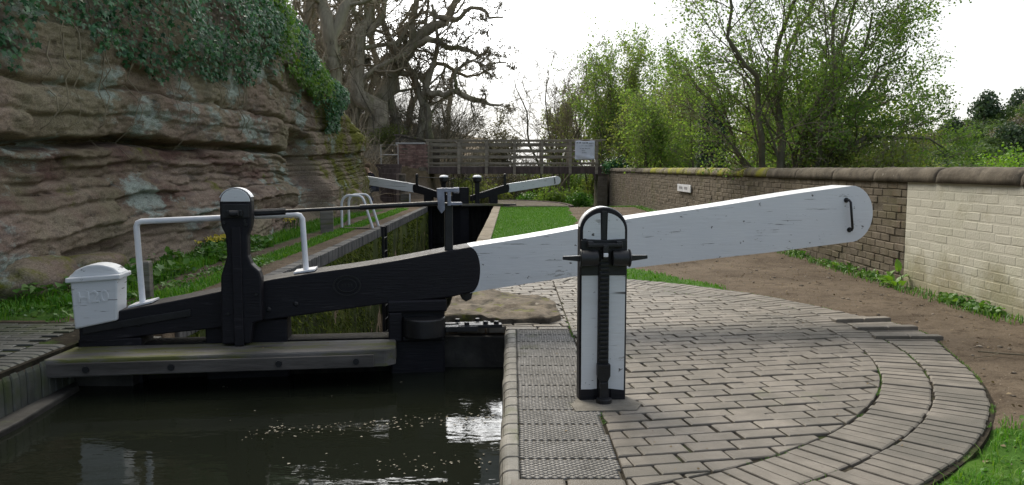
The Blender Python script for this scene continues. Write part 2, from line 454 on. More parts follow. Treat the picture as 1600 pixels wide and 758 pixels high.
def zground(x, y):
    x = np.asarray(x, float); y = np.asarray(y, float)
    p = np.stack([x, y, x * 0], 1)
    z = 0.012 * fbm(p * 1.6, 3, 3) - 0.012
    r = np.hypot(x - PX, y - PY)
    pave = (r < 3.50 + .15*np.exp(-((np.degrees(np.arctan2(y-PY, x-PX)) - 3.5)/9.0)**2)) & (x > -0.05) & (y < 9.5)
    leftpave = (x < -3.0) & (x > -4.25) & (y < 6.2) & (y > 0)
    z = np.where(pave | leftpave, -0.045, z)
    z = z - np.clip(y - 25, 0, 30) * 0.05 * sstep(-3.2, -0.5, x)
    # right of the wall: river meadow, then the far wooded hill
    d = np.hypot(x, y)
    ratio = x / np.maximum(y, 1)
    z = z - sstep(4.3, 30, x) * 3.2 * (1 - sstep(60, 120, d) * .4)
    z = z + 16.0 * sstep(75, 170, d) * sstep(0.30, 0.80, ratio) * (x > 0)
    # left: land behind the cliff and beyond the steps
    top = cliff_top(y) + np.clip(-5.4 - x, 0, 40) * 0.16 + 0.25 * fbm(p * .5, 3, 9)
    near = sstep(-5.05, -5.55, x)
    far = sstep(-4.6, -5.2, x)
    k = np.where(y < 27, near, far)
    k = np.maximum(k, sstep(32.9, 33.4, y) * sstep(-3.2, -3.6, x))
    z = z * (1 - k) + k * np.where(x < -3, top, z)
    z = z + sstep(60, 140, y) * 3.0 * sstep(20, -20, x)
    z = np.where(in_canal(x, y), -3.4, z)
    return z

def lines(segs):
    out = []
    for a, b, st in segs:
        out += list(np.arange(a, b - 1e-6, st))
    return out
gx = np.array(sorted(set(np.round(lines([(-600,-100,100),(-100,-30,10),(-30,-10,1.5),(-10,-6,.4),(-6,-3.1,.11),(-3.1,0,.2),(0,4.4,.1),(4.4,8,.4),(8,40,3),(40,160,8),(160,700,90)])
     + [-3.03,-3.01,-2.69,-2.67,-.56,-.54,-.06,-.04,700], 3))))
gy = np.array(sorted(set(np.round(lines([(-200,-20,45),(-20,0,2.5),(0,3,.4),(3,12,.12),(12,27,.25),(27,36,.4),(36,60,1.5),(60,200,8),(200,900,70)]) + [5.74,5.76,6.04,6.06,900], 3))))
GX, GY = np.meshgrid(gx, gy, indexing='xy')
fx, fy = GX.ravel(), GY.ravel()
fz = zground(fx, fy)
nx, ny = len(gx), len(gy)
idx = np.arange(nx * ny).reshape(ny, nx)
quads = np.stack([idx[:-1,:-1].ravel(), idx[:-1,1:].ravel(), idx[1:,1:].ravel(), idx[1:,:-1].ravel()], 1)
pp = np.stack([fx, fy, fx*0], 1)
wob = 0.12 * fbm(pp * 1.3, 3, 21)
grass = np.zeros(len(fx))
lawn_right = np.interp(fy, [8.2, 8.8, 9.6, 13, 17, 25, 30], [2.15, 1.85, 1.45, 1.38, 1.40, 1.75, 1.8])
rr = np.hypot(fx - PX, fy - PY)
grass = np.where((fy > 7.5) & (fy < 26.5) & (fx > -0.5) & (fx < lawn_right + wob) & (rr > 3.47), 1, grass)
grass = np.where((fx > 1.1) & (fx < 4.0) & (fy < 3.72 + wob - .18 * (fx - 2.2)) & (rr > 3.47), 1, grass)
grass = np.where((fx < -2.95) & (fy > 6.3) & (((fx > -3.42 + wob*.6) & (fx < -3.12 + wob*.4)) | (fx < -3.78 + wob*.7)) & (fx > -5.2) & (fy < 23.5 + wob*4), 1, grass)
grass = np.where((fx < -3.6) & (fy > 6.25) & (fy < 7.4) & (fx > -5.5), .62, grass)
grass = np.where((fx > 3.86 + wob * .4) & (fx < 4.1) & (fy > 14), .9, grass)
grass = np.where(fx > 4.2, 1, grass)
grass = np.where((fy > 33) & (fx > -.5), .85, grass)
litter = np.where((fx < -4.9) | ((fy > 33) & (fx < -.5)), 1.0, 0.0)
ground = structure(mesh_np('ground', np.stack([fx, fy, fz], 1), [quads], MAT['ground'], smooth=True, attrs={'grass': grass, 'litter': litter}))

# ------------------------------------------------------------------ water
def sheet(name, x0, x1, y0, y1, z, mat):
    return structure(mesh_np(name, [(x0,y0,z),(x1,y0,z),(x1,y1,z),(x0,y1,z)], [np.array([[0,1,2,3]])], mat))
sheet('canal_water', -3.01, -0.06, -30, 5.95, -0.30, MAT['water'])
sheet('chamber_water', -2.75, -0.5, 5.95, 69, -2.5, MAT['deepwater'])

# ------------------------------------------------------------------ cliff
ys = np.concatenate([np.arange(-3, 6, .25), np.arange(6, 14, .035), np.arange(14, 20, .05), np.arange(20, 27.6, .07)])
vs = np.linspace(0, 1, 300)
YY, VV = np.meshgrid(ys, vs, indexing='ij')
yy, vv = YY.ravel(), VV.ravel()
top = cliff_top(yy)
zz = -0.35 + vv * (top + 0.75)
zn = np.stack([yy*0, yy*.28, zz*0], 1)
w = zz + .16 * fbm(zn, 3, 5) + .05 * fbm(np.stack([yy*0, yy*1.7, zz*0], 1), 3, 6) + np.where(zz < .95, -.05 * (yy - 9.5), 0) * np.clip(1.0 - zz, 0, .8)
kz = [-.5, 0, .14, .22, .27, .33, .62, .82, .90, .97, 1.02, 1.07, 1.13, 1.19, 1.24, 1.30, 1.34, 1.40, 1.46, 1.50, 1.545, 1.575, 1.66, 1.95, 2.12, 2.17, 2.22, 2.3, 2.9, 3.1, 3.15, 3.9, 5, 7]
kx = [.50,.44, .40, .26, .22, .40, .38, .24, .10, .16, .03, .12, .13, .00, .09, .10, -.04, .05, .03, -.16, -.22, .10, .19, .20, .14, .02, .01, .13, .10, .06, -.04, -.08, -.22, -.55]
prof = np.interp(w, kz, kx)
smoothp = np.interp(w, [-.5, .0, .3, .6, .9, 1.15, 1.45, 1.50, 1.56, 1.62, 2.0, 2.12, 2.16, 2.22, 3.1, 5, 7], [.52, .46, .36, .40, .22, .08, .03, -.20, -.20, .14, .20, .15, .05, .13, .05, -.22, -.55])
ledge = np.clip(-.1 + 1.5 * fbm(np.stack([yy*.42, yy*0, zz*.9], 1), 3, 14) + .95 * np.exp(-((zz - 1.22) / .3) ** 2), 0, 1) * sstep(15, 11.5, yy)
prof = smoothp * (1 - ledge) + prof * ledge
prof = prof * (0.6 + 0.4 * sstep(21, 13, yy)) * (0.85 + .35 * fbm(np.stack([yy*.35, yy*0, zz*.4], 1), 2, 11))
# the long crack that climbs to the right under the lowest block
crz = .30 + .085 * (yy - 8.4) + .05 * fbm(np.stack([yy*1.3, yy*0, yy*0], 1), 3, 15)
prof = prof - .20 * np.exp(-((zz - crz) / .035) ** 2) * sstep(12.8, 11.0, yy) * sstep(7.5, 8.6, yy)
prof = prof - .12 * sstep(.0, .05, crz - zz) * sstep(13, 11, yy)
base = np.interp(yy, [-3, 6, 8, 10, 12, 16, 20, 23, 24.6, 25.4, 26.2, 27.6], [-4.95, -4.95, -4.95, -4.78, -4.62, -4.55, -4.50, -4.48, -4.55, -4.90, -5.35, -5.9])
P3 = np.stack([yy*0, yy, zz], 1)
xx = base + prof + .10 * fbm(P3 * np.array([1,.4,.5]), 2, 31) + .030 * fbm(P3 * np.array([1,1.3,3.0]), 4, 32, .6) + .030 * fbm(P3 * np.array([1,9,14.]), 3, 33, .75)
xx -= .30 * np.exp(-((w - 1.535) / .030) ** 2) * sstep(17.5, 15.5, yy) * (.6 + .6 * fbm(np.stack([yy*.8, yy*0, yy*0], 1), 2, 45))
# bedded blocks: each bed broken into lengths that stand a little proud or back
zk = np.array([-1, .05, .30, .62, .88, 1.02, 1.14, 1.26, 1.38, 1.49, 1.58, 1.85, 2.16, 2.45, 2.8, 3.3, 4.0, 9])
wq = w + .02 * fbm(P3 * np.array([1,3.,3.]), 2, 35)
bed = np.searchsorted(zk, wq)
lenk = 1.0 + 1.4 * _hash(bed, bed*0+3, bed*0, 5)
yc_ = (yy + .10*fbm(P3*np.array([1,2.,4.]),2,36)) / lenk + 7.3*_hash(bed, bed*0+9, bed*0, 6)
blk = np.floor(yc_).astype(np.int64)
proud = (_hash(bed, blk, bed*0, 7) - .5) * .15 * sstep(20, 15, yy)
dz = np.minimum(np.abs(wq - zk[bed]), np.abs(wq - zk[np.clip(bed-1,0,99)]))
fy_ = np.abs(yc_ - np.round(yc_)) * lenk
xx += proud - .05 * np.exp(-(dz/.018)**2) * (_hash(bed, blk+50, bed*0, 8) > .35) - .05*np.exp(-(fy_/.02)**2) * (_hash(bed, np.round(yc_).astype(np.int64), bed*0, 9) > .55)
rid = 1 - np.abs(fbm(P3 * np.array([1,1.1,5.5]), 4, 41))
xx -= .055 * np.clip(rid - .82, 0, 1) * 5 * .5
r2 = 1 - np.abs(fbm(P3 * np.array([1,2.2,4.0]) + 7, 4, 43, .6)) * 2
xx -= .035 * np.clip(r2 - .80, 0, 1) * 5 * .6
xx += .022 * np.abs(fbm(P3 * np.array([1,9,16.]), 3, 44, .7))
fiss = 1.4 * np.exp(-((yy - 16.9 - .35*fbm(np.stack([yy*0, zz*1.2, zz*0],1),2,8)) / .24) ** 2) * sstep(2.2, 1.7, zz) * sstep(-.1, .4, zz)
xx -= .85 * fiss
rec = sstep(15.9, 16.1, yy + .15*fbm(np.stack([yy*0, zz*2.2, zz*0],1),2,18)) * sstep(18.3, 18.1, yy) * sstep(2.0, 1.75, zz + .1*fbm(P3*2,2,19)) * sstep(-.2, .3, zz)
xx -= .52 * rec
bul = np.exp(-((yy - 18.8)/1.1)**2) * sstep(1.9, .8, zz); xx += .16 * bul
# rounded brow at the top
xx -= np.clip(vv - .80, 0, 1) ** 2 * 18 * (.35 + .35 * sstep(17, 22, yy))
moss = np.clip(sstep(17, 20.5, yy) * .62 + sstep(1.5, 2.3, zz) * .12 + sstep(.3, 0, zz) * .22 - .1 + .3 * sstep(.6, .95, vv) * sstep(16, 19, yy), 0, 1)
n1, n2 = len(ys), len(vs)
ii = np.arange(n1*n2).reshape(n1, n2)
q = np.stack([ii[:-1,:-1].ravel(), ii[1:,:-1].ravel(), ii[1:,1:].ravel(), ii[:-1,1:].ravel()], 1)
structure(mesh_np('rock_cliff', np.stack([xx, yy, zz], 1), [q], MAT['rock'], smooth=True, attrs={'moss': moss}))
CLIFF = (ys, xx.reshape(n1, n2), zz.reshape(n1, n2), vs)

def cliff_x(y, z):
    """face of the cliff at (y, z)"""
    i = np.clip(np.searchsorted(ys, y), 0, n1 - 1)
    v = np.clip((z + .35) / (cliff_top(y) + .75), 0, 1)
    j = np.clip((v * (n2 - 1)).astype(int), 0, n2 - 1)
    return CLIFF[1][i, j]

# a few fallen blocks at its foot
def rock(name, c, s, seed, mat, label, cat='boulder'):
    bm = bmesh.new(); bmesh.ops.create_icosphere(bm, subdivisions=4, radius=1)
    V = np.array([v.co[:] for v in bm.verts])
    V = np.sign(V) * np.abs(V) ** .7
    V = V * (1 + .22 * fbm(V * 1.1 + seed, 3, seed)[:, None] + .07 * fbm(V * 4 + seed, 3, seed + 3)[:, None])
    V = V * np.array(s)
    F = np.array([[v.index for v in f.verts] for f in bm.faces]); bm.free()
    o = mesh_np(name, V, [F], mat, smooth=True, attrs={'moss': np.full(len(V), .35)})
    o.location = c
    return tag(o, label, cat)
rock('boulder', (-4.62, 7.55, .13), (.36, .50, .22), 3, MAT['rock'], 'low reddish boulder at the cliff foot nearest the left edge of the photo')
rock('boulder', (-4.42, 8.35, .10), (.30, .42, .22), 8, MAT['rock'], 'mossy flat topped boulder at the cliff foot behind the white box cap')
rock('boulder', (-4.28, 21.3, .22), (.30, .75, .42), 15, MAT['rock'], 'rounded mossy rock bulge at the cliff foot behind the twin white hoops')

# ================================================================== PAVING
def clip_poly(poly, region):
    """Sutherland-Hodgman, region convex counter-clockwise"""
    out = poly
    m = len(region)
    for i in range(m):
        ax, ay = region[i]; bx, by = region[(i+1) % m]
        ex, ey = bx - ax, by - ay
        inp, out = out, []
        if not inp: return []
        for j in range(len(inp)):
            px, py = inp[j-1]; qx, qy = inp[j]
            sp = ex*(py-ay) - ey*(px-ax); sq = ex*(qy-ay) - ey*(qx-ax)
            if sq >= 0:
                if sp < 0:
                    t = sp/(sp-sq); out.append((px+(qx-px)*t, py+(qy-py)*t))
                out.append((qx, qy))
            elif sp >= 0:
                t = sp/(sp-sq); out.append((px+(qx-px)*t, py+(qy-py)*t))
    return out
def area(p):
    return abs(sum(p[i-1][0]*p[i][1]-p[i][0]*p[i-1][1] for i in range(len(p))))/2 if len(p) > 2 else 0
def circle_region(r, box):
    pts = [(PX + r*math.cos(2*math.pi*k/120), PY + r*math.sin(2*math.pi*k/120)) for k in range(120)]
    return clip_poly(pts, box)

pv = MB()
def bricks(region, ang, L, W, jl, jw, z=0.0, bond=.5, mb=None, o=(0, 0)):
    mb = mb or pv
    ca, sa = math.cos(ang), math.sin(ang)
    for r_ in range(-70, 71):
        for c_ in range(-40, 41):
            u = (c_ + (bond if r_ % 2 else 0)) * (L + jl) + o[0] + random.uniform(-.004, .004) + .03 * math.sin(r_ * 1.7)
            v = r_ * (W + jw) + o[1] + random.uniform(-.002, .002)
            cx, cy = CX + u*ca - v*sa, CY + u*sa + v*ca
            if not (-5 < cx < 4 and 1.5 < cy < 10): continue
            if random.random() < .04: continue_small = True
            a = ang + random.gauss(0, .006)
            c2, s2 = math.cos(a), math.sin(a)
            hl, hw = L/2 - random.uniform(0, .004), W/2 - random.uniform(0, .003)
            poly = [(cx + x*c2 - y*s2, cy + x*s2 + y*c2) for x, y in ((-hl,-hw),(hl,-hw),(hl,hw),(-hl,hw))]
            pl = clip_poly(poly, region)
            if len(pl) > 2 and area(pl) > .0012:
                mb.prism_xy(pl, z - .05, z + random.gauss(0, .0018), 0, .006, .004)
ANG = math.atan(.19)
bricks(circle_region(2.965, [(.445, 1.6), (3.5, 1.6), (3.5, 9.6), (.445, 9.6)]), ANG, .2075, .100, .0085, .0095)
bricks(circle_region(2.965, [(-.42, 6.02), (.436, 6.02), (.436, 9.6), (-.42, 9.6)]), ANG, .2075, .100, .0085, .0095)
# two soldier rings round the sweep of the beam
RIBS = (9.2, 3.6, -1.9)
for r0, r1, ph in ((2.978, 3.222, 0), (3.236, None, .4)):
    st = .0795 / r0
    k = 0
    a = R(-75)
    while a < R(89):
        a0, a1 = a + .005 / r0, a + st - .005 / r0
        j = random.gauss(0, .004)
        ro = r1 or ring_out((a0+a1)/2)
        poly = [(PX + r*math.cos(t), PY + r*math.sin(t)) for r, t in ((r0+j, a0), (ro+j, a0), (ro+j, a1), (r0+j, a1))]
        if min(p[0] for p in poly) > -.2:
            pv.prism_xy(poly, -.05, random.gauss(0, .0018), 0, .006, .004)
        a += st
# cross row at the head of the diamond bricks and the row at its foot
for x0, x1 in ((-.045, .19), (.20, .425)):
    pv.prism_xy([(x0, 5.90), (x1, 5.90), (x1, 5.985), (x0, 5.985)], -.05, .002, 0, .008, .006)
for x0, x1 in ((-.01, .205), (.215, .435)):
    pv.prism_xy([(x0, 2.90), (x1, 2.90), (x1, 3.00), (x0, 3.00)], -.05, .002, 0, .008, .006)
structure(pv.build('brick_paving', MAT['paver']))
jb = MB()
jb.prism_xy([(PX + (ring_out(t)+.02)*math.cos(t), PY + (ring_out(t)+.02)*math.sin(t)) for t in np.linspace(R(-79), R(80), 120)] + [(-.04, 9.1), (-.04, 2.2)], -.05, -.014)
structure(jb.build('paving_bed', MAT['joint']))
# raised foot ribs
for i, d in enumerate(RIBS):
    m = MB()
    t = R(d)
    ux, uy = math.cos(t), math.sin(t); wx, wy = -uy, ux
    for ra, rb in ((3.17, 3.405), (3.412, 3.64)):
        m.prism_xy([(PX + r*ux + s*wx, PY + r*uy + s*wy) for r, s in ((ra,-.036),(rb,-.036),(rb,.036),(ra,.036))], -.02, .024, 0, .006, .006)
    o = m.build('foot_rib', MAT['paver'])
    tag(o, ['raised brick foot rib farthest from the camera, on the edge of the round paving', 'raised brick foot rib in the middle of the three on the round paving', 'raised brick foot rib nearest the camera of the three on the paving edge'][i], 'foot rib', 'raised foot ribs')

# diamond patterned non slip bricks
dm = MB()
x = 0.0
px, py = .0345, .0265
for j in range(-1, int(2.9/py)*2 + 2):
    yy_ = 3.01 + j * py/2
    for i in range(-1, 13):
        cx = .045 + (i + (.5 if j % 2 else 0)) * px + .002*math.sin(yy_*9)
        if not (.04 < cx < .425 and 3.015 < yy_ < 5.885): continue
        row = int((yy_ - 3.0) / .225)
        if abs((yy_ - 3.0) - round((yy_ - 3.0)/.225)*.225) < .007: continue
        if vnoise([[cx*5, yy_*2.2, 4]], 3)[0] > 2: continue
        hx, hy = px*.5-.0042, py*.5-.0034
        dm.prism_xy([(cx-hx, yy_), (cx, yy_-hy), (cx+hx, yy_), (cx, yy_+hy)], -.012, .0015, 0, .0022, .0018)
structure(dm.build('diamond_paving', MAT['diamond']))
db = MB()
for k in range(13):
    y0 = 3.003 + k*.2225
    db.box(.035, .43, y0, y0 + .218, -.06, -.006 + random.gauss(0,.001))
structure(db.build('diamond_paving_bed', simple('worn dirt in diamond bricks', (.05,.045,.036), (.10,.09,.072), 9, .9, .5, 60, .15, [((.16,.145,.12), 5, .62, .74)], island=.15)))
# bullnose kerbs
def bullnose(mb, x_in, x_edge, y0, y1, depth, r=.045):
    s = 1 if x_edge > x_in else -1
    prof = [(x_in, -depth), (x_in, 0)]
    for k in range(7):
        a = math.pi/2 * k/6
        prof.append((x_edge - s*r + s*r*math.sin(a), -r + r*math.cos(a)))
    prof.append((x_edge, -depth))
    n = len(prof)
    vsx = [(x, y, z) for y in (y0, y1) for x, z in prof]
    fs = [list(range(n)), list(range(2*n-1, n-1, -1))]
    for i in range(n):
        jn = (i+1) % n
        fs.append([i, jn, n+jn, n+i])
    mb.add(vsx, fs)
kb = MB()
y = 2.2
while y < 5.97:
    l = random.uniform(.135, .155)
    bullnose(kb, .030, -.052 + random.gauss(0, .002), y + .004, min(y + l, 5.985) - .003, .5)
    y += l
structure(kb.build('bullnose_kerb', MAT['bullnose'], bevel=.006, seg=1)); kb = MB()
y = 1.0
while y < 5.36:
    bullnose(kb, -3.26, -3.015 + random.gauss(0, .003), y + .004, y + .072, .34, .095)
    y += .076
structure(kb.build('bullnose_kerb', MAT['shadedpaver'], bevel=.007, seg=1))
lb = MB()
for r_ in range(0, 90):
    for c_ in range(0, 6):
        x0 = -3.275 - c_*.222 - (.11 if r_ % 2 else 0); y0 = .8 + r_*.074 + .0
        if y0 > 6.15 + .15 * (x0 + 3.3): continue
        x1 = x0 - .212
        lb.prism_xy([(x1, y0), (x0, y0), (x0, y0+.067), (x1, y0+.067)], -.05, random.gauss(0,.002), 0, .005, .004)
structure(lb.build('left_bank_paving', MAT['shadedpaver']))
lj = MB(); lj.box(-4.6, -3.03, .6, 6.25, -.08, -.012); structure(lj.build('left_bank_bed', MAT['joint']))
lg = MB()
lg.prism_xy([(-3.014, 0), (-2.86, 0), (-2.86, 4.55), (-2.93, 5.3), (-3.014, 5.4)], -.6, -.262)
structure(lg.build('waterside_ledge', MAT['quoin'], bevel=.012))
# bank the photographer stands on
nb = MB()
nb.box(-1.3, -.06, 1.2, 2.96, -.7, -.006)
structure(nb.build('near_bank', MAT['bullnose'], bevel=.02))

# ------------------------------------------------------------------ chamber walls
yc = np.arange(6.0, 26.4, .07); zc = np.linspace(-2.7, -.16, 44)
A, B = np.meshgrid(yc, zc, indexing='ij'); a_, b_ = A.ravel(), B.ravel()
pc = np.stack([a_*0, a_, b_], 1)
xc = -2.69 + .025 + .03 * fbm(pc * np.array([1, 3, 1.4]), 3, 51) + .025 * fbm(pc * np.array([1, 9, 5.]), 3, 52)
q2 = np.arange(len(yc)*len(zc)).reshape(len(yc), len(zc))
qf = np.stack([q2[:-1,:-1].ravel(), q2[1:,:-1].ravel(), q2[1:,1:].ravel(), q2[:-1,1:].ravel()], 1)
structure(mesh_np('chamber_wall', np.stack([xc, a_, b_], 1), [qf], MAT['chamber'], smooth=True))
ke = MB(); y = 6.28
while y < 25.2:
    w_ = .082
    ke.box(-2.80, -2.655 + random.gauss(0, .003), y + .004, y + w_ - .004, -.175, random.gauss(0, .003))
    y += w_
structure(ke.build('chamber_kerb', MAT['bluebrick'], bevel=.007, seg=1))
rk = MB(); y = 8.95
while y < 25.3:
    l = random.uniform(.75, 1.05)
    rk.box(-.585 + random.gauss(0,.004), -.36, y + .006, y + l - .006, -.22, .012 + random.gauss(0,.004))
    y += l
structure(rk.build('chamber_coping', simple('mossy kerb stone', (.19,.16,.12), (.31,.27,.21), 5, .9, .6, 40, .2, [((.14,.13,.06), 3, .56, .7), ((.08,.065,.05), 7, .62, .74)], island=.15), bevel=.012))
rw = MB(); rw.box(-.60, -.545, 5.95, 26.3, -2.8, -.2); structure(rw.build('chamber_wall', MAT['quoin']))
cw = MB(); cw.box(-3.035, -3.005, -2, 5.4, -1, -.335); cw.box(-.06, -.035, -2, 5.98, -1, -.45)
cw.box(-.58, -.03, 5.985, 6.10, -1.2, -.07)
cw.box(-3.05, -2.62, 5.42, 5.9, -1.2, -.05)
structure(cw.build('basin_wall', MAT['quoin'], bevel=.01))

# moss fringe on the chamber wall
def blades(n, base, height, width, lean=.35, up=(0, 0, 1), hvar=.5):
    """blade tufts: each a bent two-triangle strip (5 verts)"""
    a = rng.uniform(0, 2*np.pi, n)
    d = np.stack([np.cos(a), np.sin(a), 0*a], 1)
    s = np.stack([-np.sin(a), np.cos(a), 0*a], 1)
    h = height * (1 - hvar + hvar * 2 * rng.random(n))
    L = (lean * rng.random(n) * h)[:, None] * d
    U = np.asarray(up, float)[None] * h[:, None] if np.ndim(up) == 1 else up * h[:, None]
    w_ = (width * (.6 + .8 * rng.random(n)))[:, None] * s
    v0 = base - w_; v1 = base + w_
    v2 = base + U*.55 + L*.35 + w_*.75; v3 = base + U*.55 + L*.35 - w_*.75
    v4 = base + U*(1 - .25*(lean > .5)) + L*1.2
    V = np.stack([v0, v1, v2, v3, v4], 1).reshape(-1, 3)
    k = np.arange(n)[:, None] * 5
    return V, [k + np.array([[0,1,2,3]]), k + np.array([[3,2,4]])]

n = 15000
my = rng.uniform(6.3, 25, n); mz = -.17 - 1.9 * rng.random(n) ** 1.3
keep = fbm(np.stack([my*0, my*1.1, mz*.8], 1), 3, 61) > -.12
my, mz = my[keep], mz[keep]
Vm, Fm = blades(len(my), np.stack([np.full(len(my), -2.655), my, mz], 1), .07, .009, .9, up=np.tile([.25, 0, -.75], (len(my), 1)))
tag(mesh_np('moss', Vm, Fm, MAT['moss']), 'yellow green moss hanging on the left wall of the lock chamber', 'moss', kind='stuff')

# ================================================================== TOP GATE (local x along the gate, y away from camera, z up)
gate = empty('lock_gate', (CX, CY, 0), math.atan(.13))
tag(gate, 'nearest lock gate with its long black and white balance beam and white box cap', 'lock gate')

def interp_profile(xs, ts, zs): return np.interp(xs, ts, zs)
TT = [-2.34, -2.0, -1.35, -1.045, -.14, .18, .554, 1.15, 1.563, 2.157, 2.664, 3.34]
TZ = [.15, .222, .346, .410, .542, .593, .652, .750, .818, .905, .972, 1.068]
BT = [-2.34, -1.97, -1.36, -1.05, -.60, -.20, .22, .46, 1.15, 1.57, 2.17, 2.68, 3.34]
BZ = [-.03, .024, .077, .124, .178, .225, .256, .303, .396, .450, .510, .556, .628]
def ztop(t): return float(np.interp(t, TT, TZ))
def zbot(t): return float(np.interp(t, BT, BZ))
def beam_part(name, t0, t1, mat, front=0.0, back=.30, end0=None, end1=None, nseg=40):
    """a length of the beam: subdivided so its edges can wander a little like sawn timber"""
    m = MB()
    ts = np.linspace(t0, t1, nseg)
    top = [(t, ztop(t) + .004*math.sin(t*5) ) for t in ts]
    bot = [(t, zbot(t)) for t in ts]
    poly = list(bot)
    if end1: poly += end1
    poly += top[::-1]
    if end0: poly += end0
    m.prism_xz(poly, front, back)
    return m.build(name, mat, gate, bevel=.012)
# rounded nose of the white end
cz = (ztop(3.34) + zbot(3.34)) / 2; hz = (ztop(3.34) - zbot(3.34)) / 2
nose = [(3.34 + .185*math.sin(a), cz - hz*math.cos(a)) for a in np.linspace(.18, math.pi-.18, 16)]
# the black paint ends in a convex curve
def curve(sgn): return [(.385 + .085*math.sin(a), None) for a in ()]
zb0, zt0 = zbot(.385), ztop(.385)
arc = [(.385 + .075*math.sin(a), (zb0+zt0)/2 - (zt0-zb0)/2*math.cos(a)) for a in np.linspace(.12, math.pi-.12, 12)]
beam_part('balance_beam', -2.33, .385, MAT['black'], end1=arc)
beam_part('white_beam_end', .386, 3.34, MAT['white'], end0=[(x+.0015, z) for x, z in arc[::-1]], end1=nose)
# bottom seam: knee bracket under the black end
m = MB(); m.prism_xz([(.30,.30),(.42,.318),(.40,.235),(.36,.215),(.33,.235)], .06, .22); m.build('beam_knee', MAT['iron'], gate, bevel=.006)
# end handle
m = MB()
m.tube([(3.30,-.001,.955),(3.305,-.035,.955),(3.312,-.045,.94),(3.335,-.045,.74),(3.335,-.035,.725),(3.335,-.001,.725)], .0095, 10)
m.cyl((3.30,-.004,.955),(3.30,.0,.955),.02); m.cyl((3.335,-.004,.725),(3.335,.0,.725),.02)
m.build('handle', MAT['iron'], gate, smooth=True)
# cast oval badge with a double rim
m = MB()
def ring(rx, rz, w, c, y0=-.008):
    vsx = []; fs = []
    N = 40
    for k in range(N):
        a = 2*math.pi*k/N
        for s, yv in ((1-w,0.004),(1-w*.7,y0),(1+w*.7,y0),(1+w,.004)):
            vsx.append((c[0]+rx*s*math.cos(a), yv, c[1]+rz*s*math.sin(a)))
    for k in range(N):
        l = (k+1) % N
        for j in range(3):
            fs.append([k*4+j, k*4+j+1, l*4+j+1, l*4+j])
    m.add(vsx, fs)
ring(.094, .072, .07, (-.50, .362)); ring(.066, .046, .07, (-.50, .362), -.010)
for i, x in enumerate((-.532, -.512, -.488, -.468)):
    m.box(x-.006, x+.006, -.006, .002, .352 + .003*(i % 2), .372)
m.build('badge', MAT['iron'], gate, smooth=True)
# bolts on the face
for t, z in ((-1.93,.115),(-1.62,.17),(-1.86,.135),(-.86,.235),(-1.05,.20)):
    m = MB(); m.tube([(t,.001,z),(t,-.006,z),(t,-.012,z)], [.019,.017,.010], 10); m.build('bolt', MAT['iron'], gate)
m = MB(); m.prism_xz([(-2.30,.055),(-1.58,.165),(-1.58,.215),(-1.92,.165),(-2.30,.105)], -.014, .002); m.build('iron_strap', MAT['iron'], gate, bevel=.004)

# posts under the beam
m = MB()
m.box(-.20,.20,.03,.30,-.9,.242)
m.build('heel_post', MAT['black'], gate, bevel=.015)
m = MB(); m.box(-.215,.215,-.025,.31,.16,.247); m.box(-.21,-.11,-.02,.02,-.06,.16); m.box(-.11,.19,-.02,.012,-.06,-.02); m.build('heel_cap', MAT['black'], gate, bevel=.012)
m = MB(); m.cyl((.05,.0,-.02),(.05,.0,.12),.155,20); m.build('heel_collar', MAT['iron'], gate, bevel=.01, smooth=True)
m = MB(); m.box(-2.34,-1.92,.0,.28,-.9,.02); m.build('mitre_post', MAT['black'], gate, bevel=.012)
m = MB(); m.box(-1.50,-.93,.04,.25,-.9,.12); m.build('paddle_frame', MAT['black'], gate, bevel=.012)
m = MB()
for k in range(12):
    x0 = -2.34 + k*.205
    m.box(x0, x0+.2045, .10+random.uniform(0,.006), .20, -2.6, -.05)
m.box(-2.34,.18,.05,.25,-.13,-.035); m.box(-2.34,.18,.20,.24,-2.6,-.14)
m.build('gate_planks', MAT['gatewood'], gate, bevel=.006)
# footboard
m = MB()
m.prism_xy([(-2.50,-.32),(-2.42,-.37),(-.22,-.33),(-.155,-.27),(-.155,-.02),(-.26,.0),(-2.40,.02),(-2.50,-.02)], -.155, -.035)
fb = m.build('footboard', MAT['footboard'], gate, bevel=.014)
m = MB()
m.box(-2.44,-.30,-.376,-.362,-.150,-.062)
m.build('edge_strip', simple('damp dark edge board', (.055,.050,.044), (.115,.105,.095), 6, .7, .4, 24, .3, [((.04,.037,.033),4,.6,.72)], stretch=(.3,1,2)), fb, bevel=.006)
for t in (-2.15,-1.62,-.93,-.42):
    m = MB(); m.cyl((t,-.377,-.105),(t,-.388,-.105),.022,10); m.build('bolt', MAT['iron'], fb)

